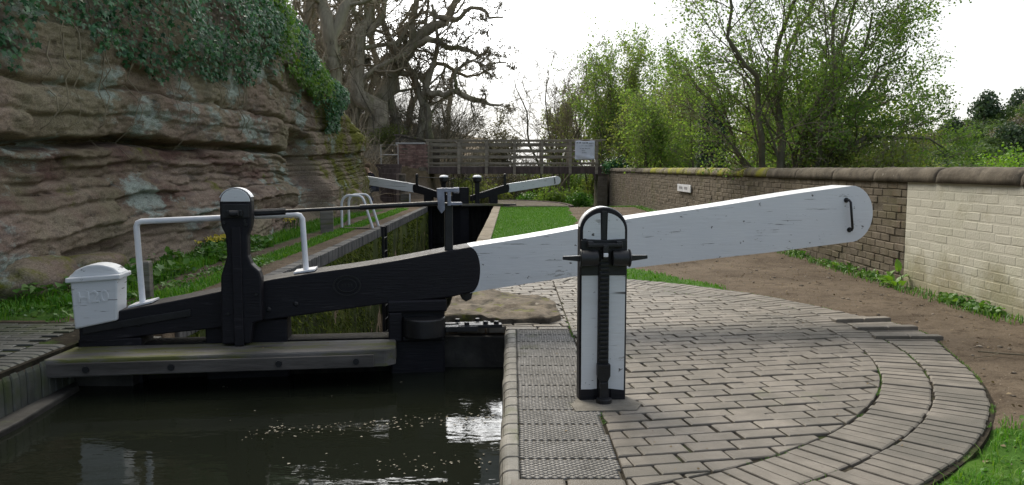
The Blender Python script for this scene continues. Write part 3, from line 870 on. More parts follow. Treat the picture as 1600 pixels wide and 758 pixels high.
# white box cap over the mitre post
m = MB()
m.prism_xz([(-2.345,.095),(-2.065,.150),(-2.05,.455),(-2.36,.43)], -.03, .17)
cap = m.build('post_cap', MAT['white'], gate, bevel=.012)
m = MB()
pr = [(-2.375,.0),(-2.375,.035)] + [(-2.36 + .31*(i/10), .04 + .062*math.sin(math.pi*i/10)**.62) for i in range(11)] + [(-2.035,.035),(-2.035,.0)]
tilt = .055
m.prism_xz([(x, z + .43 + (x + 2.36)*tilt) for x, z in pr], -.012, .155)
m.build('lid', MAT['white'], cap, bevel=.012)
m = MB(); m.prism_xz([(-2.385,.418),(-2.028,.440),(-2.028,.474),(-2.385,.452)], -.05, .19); m.build('lid_rim', MAT['white'], cap, bevel=.008)
def text(name, body, size, loc, rot, mat, parent, ext=.002, align='CENTER', sx=1.0):
    c = bpy.data.curves.new(name, 'FONT'); c.body = body; c.size = size; c.extrude = ext; c.align_x = align; c.align_y = 'CENTER'
    c.bevel_depth = ext * .4
    o = bpy.data.objects.new(name, c); COL.objects.link(o); c.materials.append(mat)
    o.location = loc; o.rotation_euler = rot; o.scale = (sx, 1, 1)
    if parent: o.parent = parent
    bpy.context.view_layer.update()
    me = bpy.data.meshes.new_from_object(o.evaluated_get(bpy.context.evaluated_depsgraph_get()))
    n = bpy.data.objects.new(name, me); COL.objects.link(n); n.location = o.location; n.rotation_euler = o.rotation_euler; n.scale = o.scale; n.parent = parent
    bpy.data.objects.remove(o)
    n.name = name
    return n
text('lettering', 'H20', .115, (-2.215, -.030, .315), (R(90), R(-4), 0), MAT['white'], cap, .0035, sx=1.05)

# white handrail bolted to the beam
m = MB()
hr = [(-1.945,.14,.24),(-1.965,.14,.79),(-1.955,.14,.815),(-1.93,.14,.826),(-.87,.14,.866),(-.835,.14,.858),(-.82,.14,.835),(-.80,.14,.44)]
m.tube(hr, .021, 12)
m.prism_xz([(-2.02,.222),(-1.86,.255),(-1.86,.267),(-2.02,.234)], .06, .24)
m.prism_xz([(-.88,.444),(-.73,.464),(-.73,.476),(-.88,.456)], .06, .24)
m.build('handrail', MAT['pipewhite'], gate, smooth=True)

# black paddle stand in front of the beam
m = MB()
st = [(-1.355,-.02),(-1.355,.16),(-1.345,.46),(-1.325,.52),(-1.30,.60),(-1.305,.74),(-1.33,.80),(-1.338,.86),(-1.338,.965)]
st += [(-1.232 - .106*math.cos(a), .965 + .095*math.sin(a)) for a in np.linspace(.12, math.pi-.12, 12)]
st += [(-1.126,.965),(-1.126,.86),(-1.134,.80),(-1.158,.74),(-1.160,.60),(-1.14,.54),(-1.09,.49),(-1.075,.44),(-1.075,.14),(-1.14,.125),(-1.16,-.02)]
m.prism_xz([(x, max(z,-.03)) for x, z in st], -.115, -.005)
ps = m.build('paddle_stand', MAT['black'], gate, bevel=.012)
m = MB()
arcw = [(-1.232 - .098*math.cos(a), .972 + .088*math.sin(a)) for a in np.linspace(0, math.pi, 14)]
m.prism_xz(arcw, -.1195, -.10); m.build('white_cap', MAT['white'], ps, bevel=.003)
m = MB()
arct = [(-1.232 - .112*math.cos(a), .968 + .101*math.sin(a)) for a in np.linspace(.35, math.pi-.35, 14)]
arcb = [(-1.232 - .107*math.cos(a), .968 + .096*math.sin(a)) for a in np.linspace(.35, math.pi-.35, 14)]
m.prism_xz(arct + arcb[::-1], -.112, -.01); m.build('white_crown', MAT['pipewhite'], ps)
m = MB()
m.box(-1.325,-1.14,-.128,-.114,.86,.955); m.box(-1.285,-1.18,-.160,-.127,.875,.915); m.cyl((-1.26,-.175,.895),(-1.20,-.175,.895),.022,12)
m.build('gear_box', MAT['iron'], ps, bevel=.004)
for x, z in ((-1.315,.945),(-1.15,.945),(-1.31,.83),(-1.165,.815),(-1.17,.84),(-1.30,.20),(-1.11,.33)):
    m = MB(); m.cyl((x,-.131,z),(x,-.112,z),.011,8); m.build('bolt', MAT['iron'], ps)
m = MB(); m.box(-1.265,-1.20,-.135,-.11,-.03,.80); m.build('rack_cover', MAT['black'], ps, bevel=.005)
# shaft to the bevel gear over the heel
m = MB()
m.cyl((-1.13,.02,.888),(-.92,.02,.897),.026,8)
m.cyl((-.92,.02,.897),(-.40,.02,.921),.013,12)
m.cyl((-.40,.02,.921),(-.28,.02,.927),.02,12)
m.cyl((-.28,.02,.927),(.155,.02,.947),.018,12)
m.build('drive_shaft', MAT['iron'], gate, smooth=True)
m = MB()
m.prism_xz([(.15,1.055),(.20,1.06),(.205,.905),(.18,.875),(.155,.91)], -.035,-.015)
m.prism_xz([(.15,1.055),(.20,1.06),(.205,.905),(.18,.895),(.155,.91)], .05,.07)
m.box(.20,.30,-.02,.055,1.03,1.058); m.cyl((.27,.01,1.042),(.31,.01,1.042),.022,12); m.box(.225,.25,-.02,.05,.93,1.03); m.box(.245,.33,-.02,.05,.935,.955)
gb = m.build('bevel_bracket', MAT['brightiron'], gate, bevel=.003)
m = MB(); m.box(.205,.265,.03,.10,ztop(.235)-.01,.95); m.build('bearing_post', MAT['iron'], gate, bevel=.006)

# iron collar straps anchored into the bank
m = MB()
m.box(.20,.44,-.05,.03,.012,.05); m.box(.30,.62,-.03,.05,.03,.055); m.box(.20,.55,.10,.16,.012,.045)
for t, y in ((.36,-.01),(.50,.01),(.30,.13),(.45,.13),(.58,.01)):
    m.cyl((t,y,.05),(t,y,.075),.02,8)
an = m.build('anchor_strap', MAT['iron'], None, bevel=.004)
an.location = gate.location; an.rotation_euler = gate.rotation_euler
tag(an, 'black bolted iron collar strap lying on the mossy concrete beside the heel post', 'anchor strap')

# mossy broken concrete slab beside the heel
bm = bmesh.new()
out = [(-.54,6.02),(-.36,6.15),(-.12,6.10),(.10,6.16),(.30,6.12),(.38,6.32),(.36,6.75),(.27,7.15),(.05,7.42),(-.30,7.60),(-.54,7.62)]
bvs = [bm.verts.new((x, y, -.10)) for x, y in out]
f = bm.faces.new(bvs)
r_ = bmesh.ops.extrude_face_region(bm, geom=[f])
for v in r_['geom']:
    if isinstance(v, bmesh.types.BMVert): v.co.z = .055
bmesh.ops.triangulate(bm, faces=bm.faces[:])
for _ in range(4):
    bmesh.ops.subdivide_edges(bm, edges=[e for e in bm.edges if e.calc_length() > .07], cuts=1, use_grid_fill=False)
    bmesh.ops.triangulate(bm, faces=bm.faces[:])
V = np.array([v.co[:] for v in bm.verts]); F = np.array([[v.index for v in fc.verts] for fc in bm.faces]); bm.free()
edge = np.min([np.hypot(V[:,0]-x, V[:,1]-y) for x, y in out], 0)
V[:,2] += np.where(V[:,2] > 0, .030*fbm(V*6, 5, 71, .65) - .012*np.exp(-edge*9) + .018*np.sign(fbm(V*3.1, 2, 75))*(np.abs(fbm(V*3.1, 2, 75)) > .12), 0)
V[:,:2] += .018 * np.stack([fbm(V*7+4, 3, 72), fbm(V*7+9, 3, 73)], 1)
tag(mesh_np('concrete_slab', V, [F], MAT['concrete'], smooth=False), 'broken mossy brown concrete slab behind the heel of the nearest gate', 'slab')
m = MB()
m.box(-.50,-.08,6.02,6.12,-.38,-.09); m.box(-.56,-.20,6.0,6.09,-1.0,-.39); m.box(-.19,.02,6.01,6.11,-1.0,-.40)
structure(m.build('quoin_wall', MAT['quoin'], bevel=.02))

# ================================================================== GROUND PADDLE STAND (right, front)
gs = empty('paddle_stand', (.468, 4.06, 0), math.atan(.05))
tag(gs, 'round topped black and white paddle stand with toothed rack standing on the brick paving', 'paddle stand')
HW = .122
def round_top(hw, z0, zc, rz, n=22):
    return [(-hw, z0), (hw, z0)] + [(hw*math.cos(a), zc + rz*math.sin(a)) for a in np.linspace(0, math.pi, n)]
m = MB(); m.prism_xz(round_top(HW, -.05, .885, .118), .0, .10); m.build('post', MAT['black'], gs, bevel=.008)
m = MB()
ou = [(HW*1.012*math.cos(a), .885 + .120*math.sin(a)) for a in np.linspace(.15, math.pi-.15, 24)]
inn = [(HW*.97*math.cos(a), .885 + .114*math.sin(a)) for a in np.linspace(.15, math.pi-.15, 24)]
m.prism_xz(ou + inn[::-1], .012, .095); m.build('worn_crown', MAT['pipewhite'], gs)
pw = MAT['white']
m = MB()   # lunettes
for sg in (-1, 1):
    pts = [(sg*.016, .838), (sg*.107, .842)] + [(sg*.107*math.cos(a), .884 + .092*math.sin(a)) for a in np.linspace(.05, math.pi/2-.2, 9)] + [(sg*.019, .972)]
    if sg < 0: pts = pts[::-1]
    m.prism_xz(pts, -.005, .002)
m.build('lunette_panel', pw, gs)
for sg in (-1, 1):
    m = MB()
    pts = [(sg*.030, .065), (sg*.111, .055), (sg*.112, .655), (sg*.029, .655)]
    m.prism_xz(pts, -.006, .002)
    m.build('white_panel', pw, gs)
m = MB()
m.box(-.119,.119,-.012,.001,.655,.838)
m.box(-.088,-.058,-.050,-.010,.800,.832); m.box(.058,.088,-.050,-.010,.800,.832)
m.box(-.088,.088,-.060,-.040,.805,.823); m.box(-.014,.014,-.066,-.012,.745,.815)
m.build('gear_plate', MAT['iron'], gs, bevel=.004)
for sg in (-1, 1):
    m = MB()
    m.cyl((sg*.036,-.045,.748),(sg*.122,-.045,.748),.040,18)
    m.cyl((sg*.118,-.045,.748),(sg*.128,-.045,.748),.046,18)
    m.build('bearing', MAT['iron'], gs, bevel=.004, smooth=True)
    m = MB()
    m.tube([(sg*.126,-.045,.748),(sg*.215,-.045,.752 + .002*sg)], [.021,.012], 4)
    m.build('spindle', MAT['iron'], gs, bevel=.002)
m = MB(); m.box(-.012,.012,-.072,-.055,.756,.776); m.build('pawl', MAT['pipewhite'], gs, bevel=.003)
m = MB()
m.box(-.027,.027,-.024,.001,.17,.79)
z = .215
while z < .80:
    m.prism_xz([(-.022,z),(.022,z),(.022,z+.012),(-.022,z+.012)], -.040, -.022)
    z += .0235
m.prism_xz([(-.034,.20),(.034,.20),(.034,.14),(.02,.11),(-.02,.11),(-.034,.14)], -.048, -.01)
m.build('rack', MAT['iron'], gs, bevel=.002)
m = MB()
m.prism_xz([(-.02,.11),(.02,.11),(.026,.0),(-.026,.0)], -.06, .0)
m.cyl((0,-.055,-.02),(0,-.055,.028),.040,16); m.build('rack_foot', MAT['iron'], gs, bevel=.004)
for xa, xb, zk in ((-.118,-.042,.062),(.042,.118,.055)):
    m = MB(); m.box(xa,xb,-.008,.001,.0,zk); m.build('kick_plate', MAT['black'], gs, bevel=.003)
m = MB(); m.box(-.0125,.0125,-.009,.0,.838,.985); m.build('centre_strap', MAT['iron'], gs, bevel=.002)
m = MB()
m.prism_xy([(.315,3.86),(.62,3.88),(.66,3.99),(.60,4.12),(.34,4.08),(.30,3.97)], -.02, .006)
structure(m.build('mortar_patch', simple('worn mortar patch', (.14,.13,.11), (.22,.205,.175), 8, .9, .7, 60, .15, [((.10,.11,.05), 4, .56, .7)])))

# ================================================================== BRICK PARAPET WALL ON THE RIGHT
wall = empty('brick_wall', (4.08, 0, 0))
tag(wall, 'long sooty brick parapet wall beside the towpath, its near end painted cream', 'wall')
YP = 8.27
def wall_bricks(name, y0, y1, mat, jit, jm):
    m = MB()
    for r_ in range(-9, 13):
        z0 = r_*.0815 + .004
        y = y0 - (.11 if r_ % 2 else 0)
        while y < y1:
            l = .222 + random.uniform(-.01,.01)
            ya, yb = max(y, y0), min(y + l - .010, y1)
            if yb - ya > .03 and not (z0 < -.12 and (ya + yb)/2 < 24):
                d = random.gauss(0, jit)
                zz_ = random.gauss(0, .0025)
                m.box(-.001 + d, .06, ya, yb, z0 + zz_, z0 + .0725 + zz_ + random.gauss(0,.001))
            y += l
    return m.build(name, mat, wall, bevel=.005 if jm else .006, seg=2 if jm else 1)
wall_bricks('painted_brickwork', -2.5, YP, MAT['cream'], .0007, 1)
wall_bricks('brickwork', YP + .002, 35.0, MAT['brickbrown'], .0035, 0)
m = MB(); m.box(.0004,.22,-2.5,YP,-.3,1.058); m.build('painted_mortar', MAT['cream'], wall)
m = MB(); m.box(.005,.22,YP,35.0,-1.2,1.058); m.build('mortar', MAT['mortar'], wall)
y = -2.2; k = 0
while y < 35.0:
    l = random.uniform(1.15, 1.35)
    y1 = min(y + l, 35.05)
    N, K = 15, 26
    vsx = []
    for j in range(K + 1):
        t = j / K
        yv = y + .006 + (y1 - y - .012) * t
        endr = .012 * (max(0, 1 - t*K/1.5) + max(0, 1 - (1-t)*K/1.5))
        for i in range(N):
            a = math.pi * i/(N-1)
            rx, rz_ = .135 - endr, .150 - endr
            vsx.append((.105 - rx*math.copysign(abs(math.cos(a))**.75, math.cos(a)), yv, 1.060 + (.0 if i in (0, N-1) else .012) + rz_*math.sin(a)**.8 * .93))
    V = np.array(vsx)
    nz = fbm(V*6 + k, 3, 81)*.007 + fbm(V*22 + k, 3, 83)*.004
    dirv = V - np.array([.105,0,1.06]); dirv[:,1] = 0
    dirv /= np.linalg.norm(dirv, axis=1)[:,None] + 1e-9
    V += dirv * nz[:,None]
    V[:,2] += random.gauss(0,.004)
    i2 = np.arange((K+1)*N).reshape(K+1, N)
    qf = np.stack([i2[:-1,:-1].ravel(), i2[:-1,1:].ravel(), i2[1:,1:].ravel(), i2[1:,:-1].ravel()], 1)
    caps = [i2[0][None, ::-1], i2[-1][None, :]]
    under = np.stack([i2[:-1,0], i2[1:,0], i2[1:,-1], i2[:-1,-1]], 1)
    o = mesh_np('coping_stone', V, [qf, under] + caps, MAT['mossstone'] if 12.5 < y < 24 else MAT['stone'], wall, smooth=True)
    if 12.5 < y < 24: o['label'] = 'coping stone with yellow green moss'
    y = y1; k += 1

# sign on the wall
sg = empty('wall_sign', (4.045, 18.85, .735))
tag(sg, 'small white sign with two worn dark words on the brick wall', 'sign')
m = MB(); m.box(-.012,.012,-.72,.72,-.085,.085); m.build('sign_board', MAT['pipewhite'], sg, bevel=.004)
m = MB()
for a0, b0, n_ in ((.50,.10,6),(-.06,-.42,5)):
    for i in range(n_):
        y0 = a0 - (a0-b0)*i/n_; wv = abs(a0-b0)/n_*.62
        m.box(-.0145,-.012, y0-wv, y0, -.035, .035) if i % 2 else m.box(-.0145,-.012, y0-wv, y0, -.02, .035)
m.build('worn_lettering', MAT['greyink'], sg)
for yb in (-.45, .45):
    m = MB(); m.box(.012,.04,yb-.05,yb+.05,-.04,.04); m.build('bracket', MAT['iron'], sg)

# orange plank lying behind the wall
m = MB(); m.box(-.55,.55,-.09,.09,-.05,.05)
m.box(-.5,-.42,-.08,.08,-2.2,-.05); m.box(.42,.5,-.08,.08,-2.2,-.05)
o = m.build('timber_rail', MAT['orange'], bevel=.01); o.location = (6.52, 16.0, 1.22); o.rotation_euler = (0, R(1.5), R(-4))
tag(o, 'orange brown timber rail just showing above the wall under the big tree', 'timber rail')

# ================================================================== LADDER HOOPS, POSTS
for i, yh in enumerate((16.05, 16.75)):
    m = MB()
    x0, x1 = -3.42, -2.80
    pts = [(x0, yh, 0), (x0, yh, .42)]
    for a in np.linspace(0, math.pi/2, 6)[1:]:
        pts.append((x0 + .16 - .16*math.cos(a), yh, .47 + .19*math.sin(a)))
    for a in np.linspace(0, 1, 6)[1:]:
        ang = a * 1.15
        pts.append((x0 + .30 + .16*math.sin(ang), yh, .50 + .16*math.cos(ang)))
    pts += [(x1 - .03, yh, .10), (x1, yh, 0)]
    m.tube(pts, .026, 10)
    o = m.build('ladder_hoop', MAT['pipewhite'], smooth=True)
    tag(o, ['white tubular ladder hoop on the left bank, nearer of the twin pair', 'white tubular ladder hoop on the left bank, farther of the twin pair'][i], 'handrail hoop', 'twin white ladder hoops')
m = MB(); m.box(-3.40,-2.86,15.95,16.12,-.02,.02); tag(m.build('stone_sill', MAT['concrete'], bevel=.01), 'flat pale stone sill between the feet of the nearer white hoop', 'sill')
lad = empty('chamber_ladder', (-2.64, 16.4, 0))
tag(lad, 'black ladder running down the mossy chamber wall below the twin white hoops', 'ladder')
for yv in (-.20, .20):
    m = MB(); m.box(-.02,.04,yv-.03,yv+.03,-2.6,.02); m.build('ladder_rail', MAT['iron'], lad, bevel=.005)
m = MB(); m.box(-.03,.07,-.24,-.16,.0,.03); m.build('ladder_cap', MAT['iron'], lad, bevel=.005)
for k in range(8):
    m = MB(); m.cyl((.03,-.2,-.22-.28*k),(.03,.2,-.22-.28*k),.014,8); m.build('rung', MAT['iron'], lad)
def post(name, x, y, w, d, h, mat, label, cat='post', rz=0):
    m = MB()
    V0 = []
    m.prism_xy([(-w/2,-d/2),(w/2,-d/2),(w/2,d/2),(-w/2,d/2)], -.2, h, 0, .012, .012)
    o = m.build(name, mat, bevel=.006); o.location = (x, y, 0); o.rotation_euler = (0, R(random.uniform(-1.5,1.5)), rz)
    return tag(o, label, cat)
post('wooden_post', -3.52, 15.2, .24, .22, .40, MAT['oldwood'], 'short square wooden post on the left bank grass near the white hoops', rz=.2)
post('wooden_post', -3.34, 7.25, .085, .10, .36, MAT['oldwood'], 'weathered wooden post right behind the white rail by the box cap', rz=.1)
post('wooden_post', -3.45, 25.9, .26, .2, .38, MAT['oldwood'], 'stubby grey wooden post under the far left white beam')
post('white_marker', -3.27, 25.6, .04, .04, .40, MAT['pipewhite'], 'thin white marker post under the far left white beam', 'marker post')
post('stone_bollard', -4.10, 29.5, .36, .34, .98, MAT['stone'], 'upright weathered stone pillar at the foot of the timber steps', 'pillar')
post('wooden_post', -3.75, 28.6, .13, .13, .55, MAT['oldwood'], 'thin leaning post beside the stone pillar at the steps')

# ================================================================== LOWER GATES (a mirrored pair at the far end of the chamber)
def lower_gate(sx, heel, rz, label):
    g = empty('lower_lock_gate', heel, rz)
    tag(g, label, 'lock gate', 'far mitre gates')
    X = lambda poly: [(sx*x, z) for x, z in (poly if sx > 0 else poly[::-1])]
    bx = lambda m, a, b, *r: m.box(min(sx*a, sx*b), max(sx*a, sx*b), *r)
    T = [-.75, .45, 2.10]; ZC = [.245, .565, .815]; H = [.085, .135, .135]
    zc = lambda t: float(np.interp(t, T, ZC)); hh = lambda t: float(np.interp(t, T, H))
    def seg(t0, t1): 
        ts = np.linspace(t0, t1, 12)
        return [(t, zc(t)-hh(t)) for t in ts], [(t, zc(t)+hh(t)) for t in ts[::-1]]
    m = MB(); b, t_ = seg(-.75, .45)
    arc = [(.45 + .05*math.sin(a), zc(.45) - hh(.45)*math.cos(a)) for a in np.linspace(.3, math.pi-.3, 7)]
    m.prism_xz(X(b + arc + t_), -.12, .12); m.build('balance_beam', MAT['black'], g, bevel=.01)
    m = MB(); b, t_ = seg(.455, 2.08)
    nose = [(2.08 + .12*math.sin(a), zc(2.08) - hh(2.08)*math.cos(a)) for a in np.linspace(.3, math.pi-.3, 9)]
    ia = [(x + .004, z) for x, z in arc[::-1]]
    m.prism_xz(X(b + nose + t_ + ia), -.12, .12); m.build('white_beam_end', MAT['white'], g, bevel=.01)
    m = MB(); m.tube([(sx*1.98,-.12,.90),(sx*1.98,-.16,.88),(sx*2.0,-.16,.73),(sx*2.0,-.12,.71)], .014, 8); m.build('handle', MAT['iron'], g, smooth=True)
    m = MB(); bx(m, -.13, .13, -.12, .12, -2.9, .36); m.build('heel_post', MAT['black'], g, bevel=.012)
    m = MB(); bx(m, -1.09, -.80, -.10, .13, -2.9, .60); m.build('mitre_post', MAT['black'], g, bevel=.012)
    m = MB()
    for k in range(6):
        bx(m, -1.05 + k*.165, -1.05 + k*.165 + .158, -.02 + random.uniform(0,.008), .08, -2.9, .02)
    bx(m, -1.05, -.1, -.06, .1, -.16, .02); bx(m, -1.05, -.1, -.06, .1, -1.2, -1.0)
    m.build('gate_planks', MAT['gatewood'], g, bevel=.006)
    m = MB(); bx(m, -1.08, .25, -.42, -.10, .02, .085); m.build('footboard', MAT['footboard'], g, bevel=.01)
    m = MB(); bx(m, -.61, -.47, -.18, -.06, .05, .86); st = m.build('paddle_stand', MAT['black'], g, bevel=.012)
    m = MB(); m.lathe([(.085,.74),(.135,.80),(.135,.90),(.10,.92)], (sx*-.54,-.12,0), 16); m.build('gear_housing', MAT['iron'], st, smooth=True)
    m = MB(); m.lathe([(.145,.915),(.14,.945),(.10,.975),(.03,.99)], (sx*-.54,-.12,0), 18); m.build('white_cap', MAT['pipewhite'], st, smooth=True)
    m = MB(); m.cyl((sx*-.54,-.12,.885),(sx*.36,-.08,.925),.013,8); m.cyl((sx*-.9,-.12,.88),(sx*-.54,-.12,.885),.012,8); m.build('drive_shaft', MAT['iron'], g)
    m = MB(); bx(m, .33, .40, -.12, -.05, .5, .90); m.cyl((sx*.365,-.085,.90),(sx*.365,-.085,1.0),.045,10); m.lathe([(.05,1.0),(.045,1.02),(.01,1.035)], (sx*.365,-.085,0), 10); m.build('spindle_post', MAT['iron'], g, bevel=.005)
    m = MB(); m.tube([(sx*-.70,-.2,.06),(sx*-.70,-.2,.74),(sx*-.74,-.2,.82),(sx*-.84,-.2,.86),(sx*-.92,-.2,.90),(sx*-.96,-.2,.84)], .013, 8); m.build('handrail', MAT['iron'], g, smooth=True)
    m = MB(); bx(m, .1, .75, -.02, .10, .0, .06); bx(m, .12, .5, -.22, -.12, .0, .07); m.build('anchor_strap', MAT['iron'], g, bevel=.006)
    return g
lower_gate(1, (-.60, 25.6, 0), R(12), 'far lower lock gate on the right, its white beam end pointing to the parapet wall')
lower_gate(-1, (-2.66, 25.6, 0), R(-12), 'far lower lock gate on the left, its white beam end pointing to the cliff')

# half round paved beam sweep beside the far right gate
m = MB()
pl = [(-.55, 25.3)] + [(-.6 + 2.42*math.cos(a), 25.55 + 4.6*math.sin(a)) for a in np.linspace(-.06, math.pi/2, 26)] + [(-.55, 30)]
m.prism_xy(pl, -.6, .012)
structure(m.build('far_paving', MAT['concrete'], bevel=.02))
m = MB()
for k in range(30):
    a = -.06 + k*.05
    x, y = -.6 + 2.45*math.cos(a), 25.55 + 4.65*math.sin(a)
    x2, y2 = -.6 + 2.45*math.cos(a+.047), 25.55 + 4.65*math.sin(a+.047)
    m.prism_xy([(x,y),(x+.1*math.cos(a),y+.1*math.sin(a)),(x2+.1*math.cos(a),y2+.1*math.sin(a)),(x2,y2)], -.6, .03)
structure(m.build('far_paving_edge', MAT['girder'], bevel=.01))

# ================================================================== FOOTBRIDGE
br = empty('footbridge', (0, 33.6, 0))
tag(br, 'brown timber footbridge with railed sides spanning the canal behind the far gates', 'footbridge')
BXS = [-3.52, -2.22, -1.07, .10, 1.25, 2.43, 3.53]
for yo in (0, 1.5):
    m = MB(); m.box(-3.7, 3.75, yo, yo+.22, .97, 1.26); m.build('girder', MAT['girder'], br, bevel=.012)
    for x in BXS:
        m = MB(); m.box(x-.06, x+.06, yo-.09, yo-.002, .96, 2.34); m.build('post', MAT['bridgewood'], br, bevel=.008)
    for z0, z1 in ((2.14,2.25),(1.88,1.99),(1.62,1.73),(1.36,1.45)):
        m = MB(); m.box(-3.58, 3.62, yo+.001, yo+.045, z0, z1); m.build('rail', MAT['bridgewood'], br, bevel=.006)
    m = MB(); m.box(-3.62, 3.9, yo-.11, yo+.07, 2.345, 2.395); m.build('top_rail', MAT['bridgewood'], br, bevel=.008)
m = MB()
x = -3.7
while x < 3.75:
    m.box(x, x+.135, .02, 1.70, 1.262, 1.305); x += .145
m.build('deck', MAT['bridgewood'], br)
# banner
ban = empty('banner', (3.03, 33.45, 1.95))
tag(ban, 'crumpled white notice banner tied to the footbridge railing', 'banner')
nx_, nz_ = 24, 18
vv_ = []
for j in range(nz_+1):
    for i in range(nx_+1):
        u, v = i/nx_, j/nz_
        xx_ = (u-.5)*.82; z_ = (v-.5)*.76 - .03*math.sin(u*math.pi)*(1-v) + .015*math.sin(u*9)*(v > .9)
        yy_ = .02*math.sin(u*7+v*3) + .045*math.sin(v*14+u*4)*max(0, .35-v)*2
        vv_.append((xx_, yy_, z_))
i2 = np.arange((nx_+1)*(nz_+1)).reshape(nz_+1, nx_+1)
bq = np.stack([i2[:-1,:-1].ravel(), i2[:-1,1:].ravel(), i2[1:,1:].ravel(), i2[1:,:-1].ravel()], 1)
sh = mesh_np('sheet', vv_, [bq], MAT['banner'], ban, smooth=True)
md = sh.modifiers.new('solid', 'SOLIDIFY'); md.thickness = .004
m = MB()
def strokes(z, h, x0, x1, n, seed):
    rd = random.Random(seed)
    x = x0
    while x < x1:
        w_ = rd.uniform(.35, .8) * (x1-x0)/n
        if rd.random() > .16: m.box(x, min(x+w_, x1), -.030, -.026, z + rd.uniform(0,.2)*h, z + h*rd.uniform(.7,1.0))
        x += (x1-x0)/n
strokes(.275, .06, -.36, .12, 12, 1); strokes(.265, .03, .16, .36, 7, 2)
strokes(.165, .025, -.22, .34, 18, 3); strokes(.05, .03, -.27, .22, 18, 4); strokes(-.04, .03, -.13, .12, 8, 5); strokes(-.12, .03, -.11, .08, 7, 6)
m.build('lettering', MAT['ink'], ban)
for x, z in ((-.40,.36),(.40,.36),(-.42,-.02),(-.42,-.3)):
    m = MB(); m.cyl((x,-.01,z),(x+.03*(1 if x>0 else -1),.12,z+.02),.008,6); m.build('tie', MAT['pipewhite'], ban)

# abutments
ab = empty('brick_abutment', (0, 33.4, 0))
tag(ab, 'patched red brick abutment carrying the left end of the footbridge', 'abutment')
m = MB()
for r_ in range(0, 29):
    z0 = r_*.0775 - .05; x = -4.78 - (.11 if r_ % 2 else 0)
    while x < -3.50:
        a_, b_ = max(x, -4.78), min(x+.214, -3.50)
        if b_-a_ > .03 and not (z0 > 1.3 and a_ > -3.62):
            m.box(a_, b_, -.012+random.gauss(0,.006), .06, z0, z0+.068)
        x += .224
m.build('brickwork', MAT['redbrick'], ab)
m = MB(); m.box(-4.77,-3.51,.0,1.9,-.6,2.19); m.build('core', MAT['mortar'], ab)
m = MB(); m.box(-4.82,-3.62,-.05,.4,2.195,2.26); m.build('coping', MAT['rail'], ab, bevel=.01)
m = MB(); m.box(-3.86,-3.55,-.05,-.014,.98,1.25); m.build('pad_stone', MAT['concrete'], ab, bevel=.01)
m = MB()
m.prism_xz([(-5.15,1.1),(-3.2,1.1),(-3.2,2.28),(-4.95,2.62),(-5.15,2.62)], 0, .35)
pa = m.build('stone_parapet', MAT['stone'], bevel=.015); pa.location = (0, 35.6, 0)
tag(pa, 'low sloping stone parapet with pale coping behind the brick abutment', 'parapet')
m = MB(); m.prism_xz([(-3.15,2.285),(-3.15,2.35),(-4.93,2.70),(-5.22,2.70),(-5.22,2.625),(-4.95,2.625)], -.06, .41); m.build('coping', MAT['concrete'], pa, bevel=.01)
pr_ = empty('brick_pier', (3.78, 33.45, 0)); tag(pr_, 'dark brick pier carrying the right end of the footbridge', 'pier')
m = MB()
for r_ in range(0, 22):
    z0 = r_*.0775 - .78
    off = .11 if r_ % 2 else 0
    for k in range(3):
        a_, b_ = max(-.2, -.31+off+k*.224), min(.2, -.31+off+k*.224+.214)
        if b_-a_ > .03: m.box(a_, b_, -.01+random.gauss(0,.004), .5, z0, z0+.068)
m.build('brickwork', MAT['brickbrown'], pr_)
m = MB(); m.box(-.19,.19,.0,1.6,-1.4,.93); m.build('core', MAT['mortar'], pr_)
m = MB(); m.box(-.26,.24,-.05,.55,.925,.97); m.prism_xz([(-.42,.97),(-.26,.97),(-.26,.70),(-.31,.72)], .0, .2); m.build('bracket', MAT['girder'], pr_, bevel=.01)

# steps up to the bridge
stp = empty('timber_steps', (0, 28.6, 0)); tag(stp, 'flight of dark timber edged steps climbing between the cliff and the stone pillar', 'steps')
for k in range(8):
    m = MB(); m.box(-5.5, -4.22, k*.30, k*.30+.07, -.1 if k == 0 else .17*k-.03, .17*(k+1)); m.build('riser', MAT['girder'], stp, bevel=.008)
    m = MB(); m.box(-5.5, -4.24, k*.30+.07, (k+1)*.30, -.3, .17*(k+1)-.015); m.build('tread', MAT['ground'], stp)
m = MB(); m.box(-4.22,-4.12,-.05,2.5,-.3,1.0); m.build('side_wall', MAT['girder'], stp, bevel=.01)
m = MB()
m.tube([(-5.08,31.2,1.3),(-5.08,31.2,2.10),(-4.42,31.2,2.10),(-4.42,31.2,1.3)], .022, 8); m.cyl((-5.08,31.2,1.72),(-4.42,31.2,1.72),.02,8)
tag(m.build('guard_rail', MAT['rail'], smooth=True), 'pale two bar metal guard rail at the top of the timber steps', 'guard rail')

# ================================================================== PERSON
pe = empty('person', (-4.62, 26.62, 0), R(-62))
tag(pe, 'person in dark jacket and blue grey trousers crouching behind the far left white beam', 'person')
def skin(name, joints, edges, mat, parent, sub=2, root=0):
    me = bpy.data.meshes.new(name)
    me.from_pydata([j[:3] for j in joints], edges, [])
    o = bpy.data.objects.new(name, me); COL.objects.link(o); o.parent = parent
    me.materials.append(mat)
    o.modifiers.new('skin', 'SKIN')
    sl = me.skin_vertices[0].data
    for i, j in enumerate(joints):
        sl[i].radius = (j[3], j[3] if len(j) < 5 else j[4]); sl[i].use_root = (i == root)
    s = o.modifiers.new('sub', 'SUBSURF'); s.levels = sub; s.render_levels = sub
    o.modifiers['skin'].use_smooth_shade = True
    return o
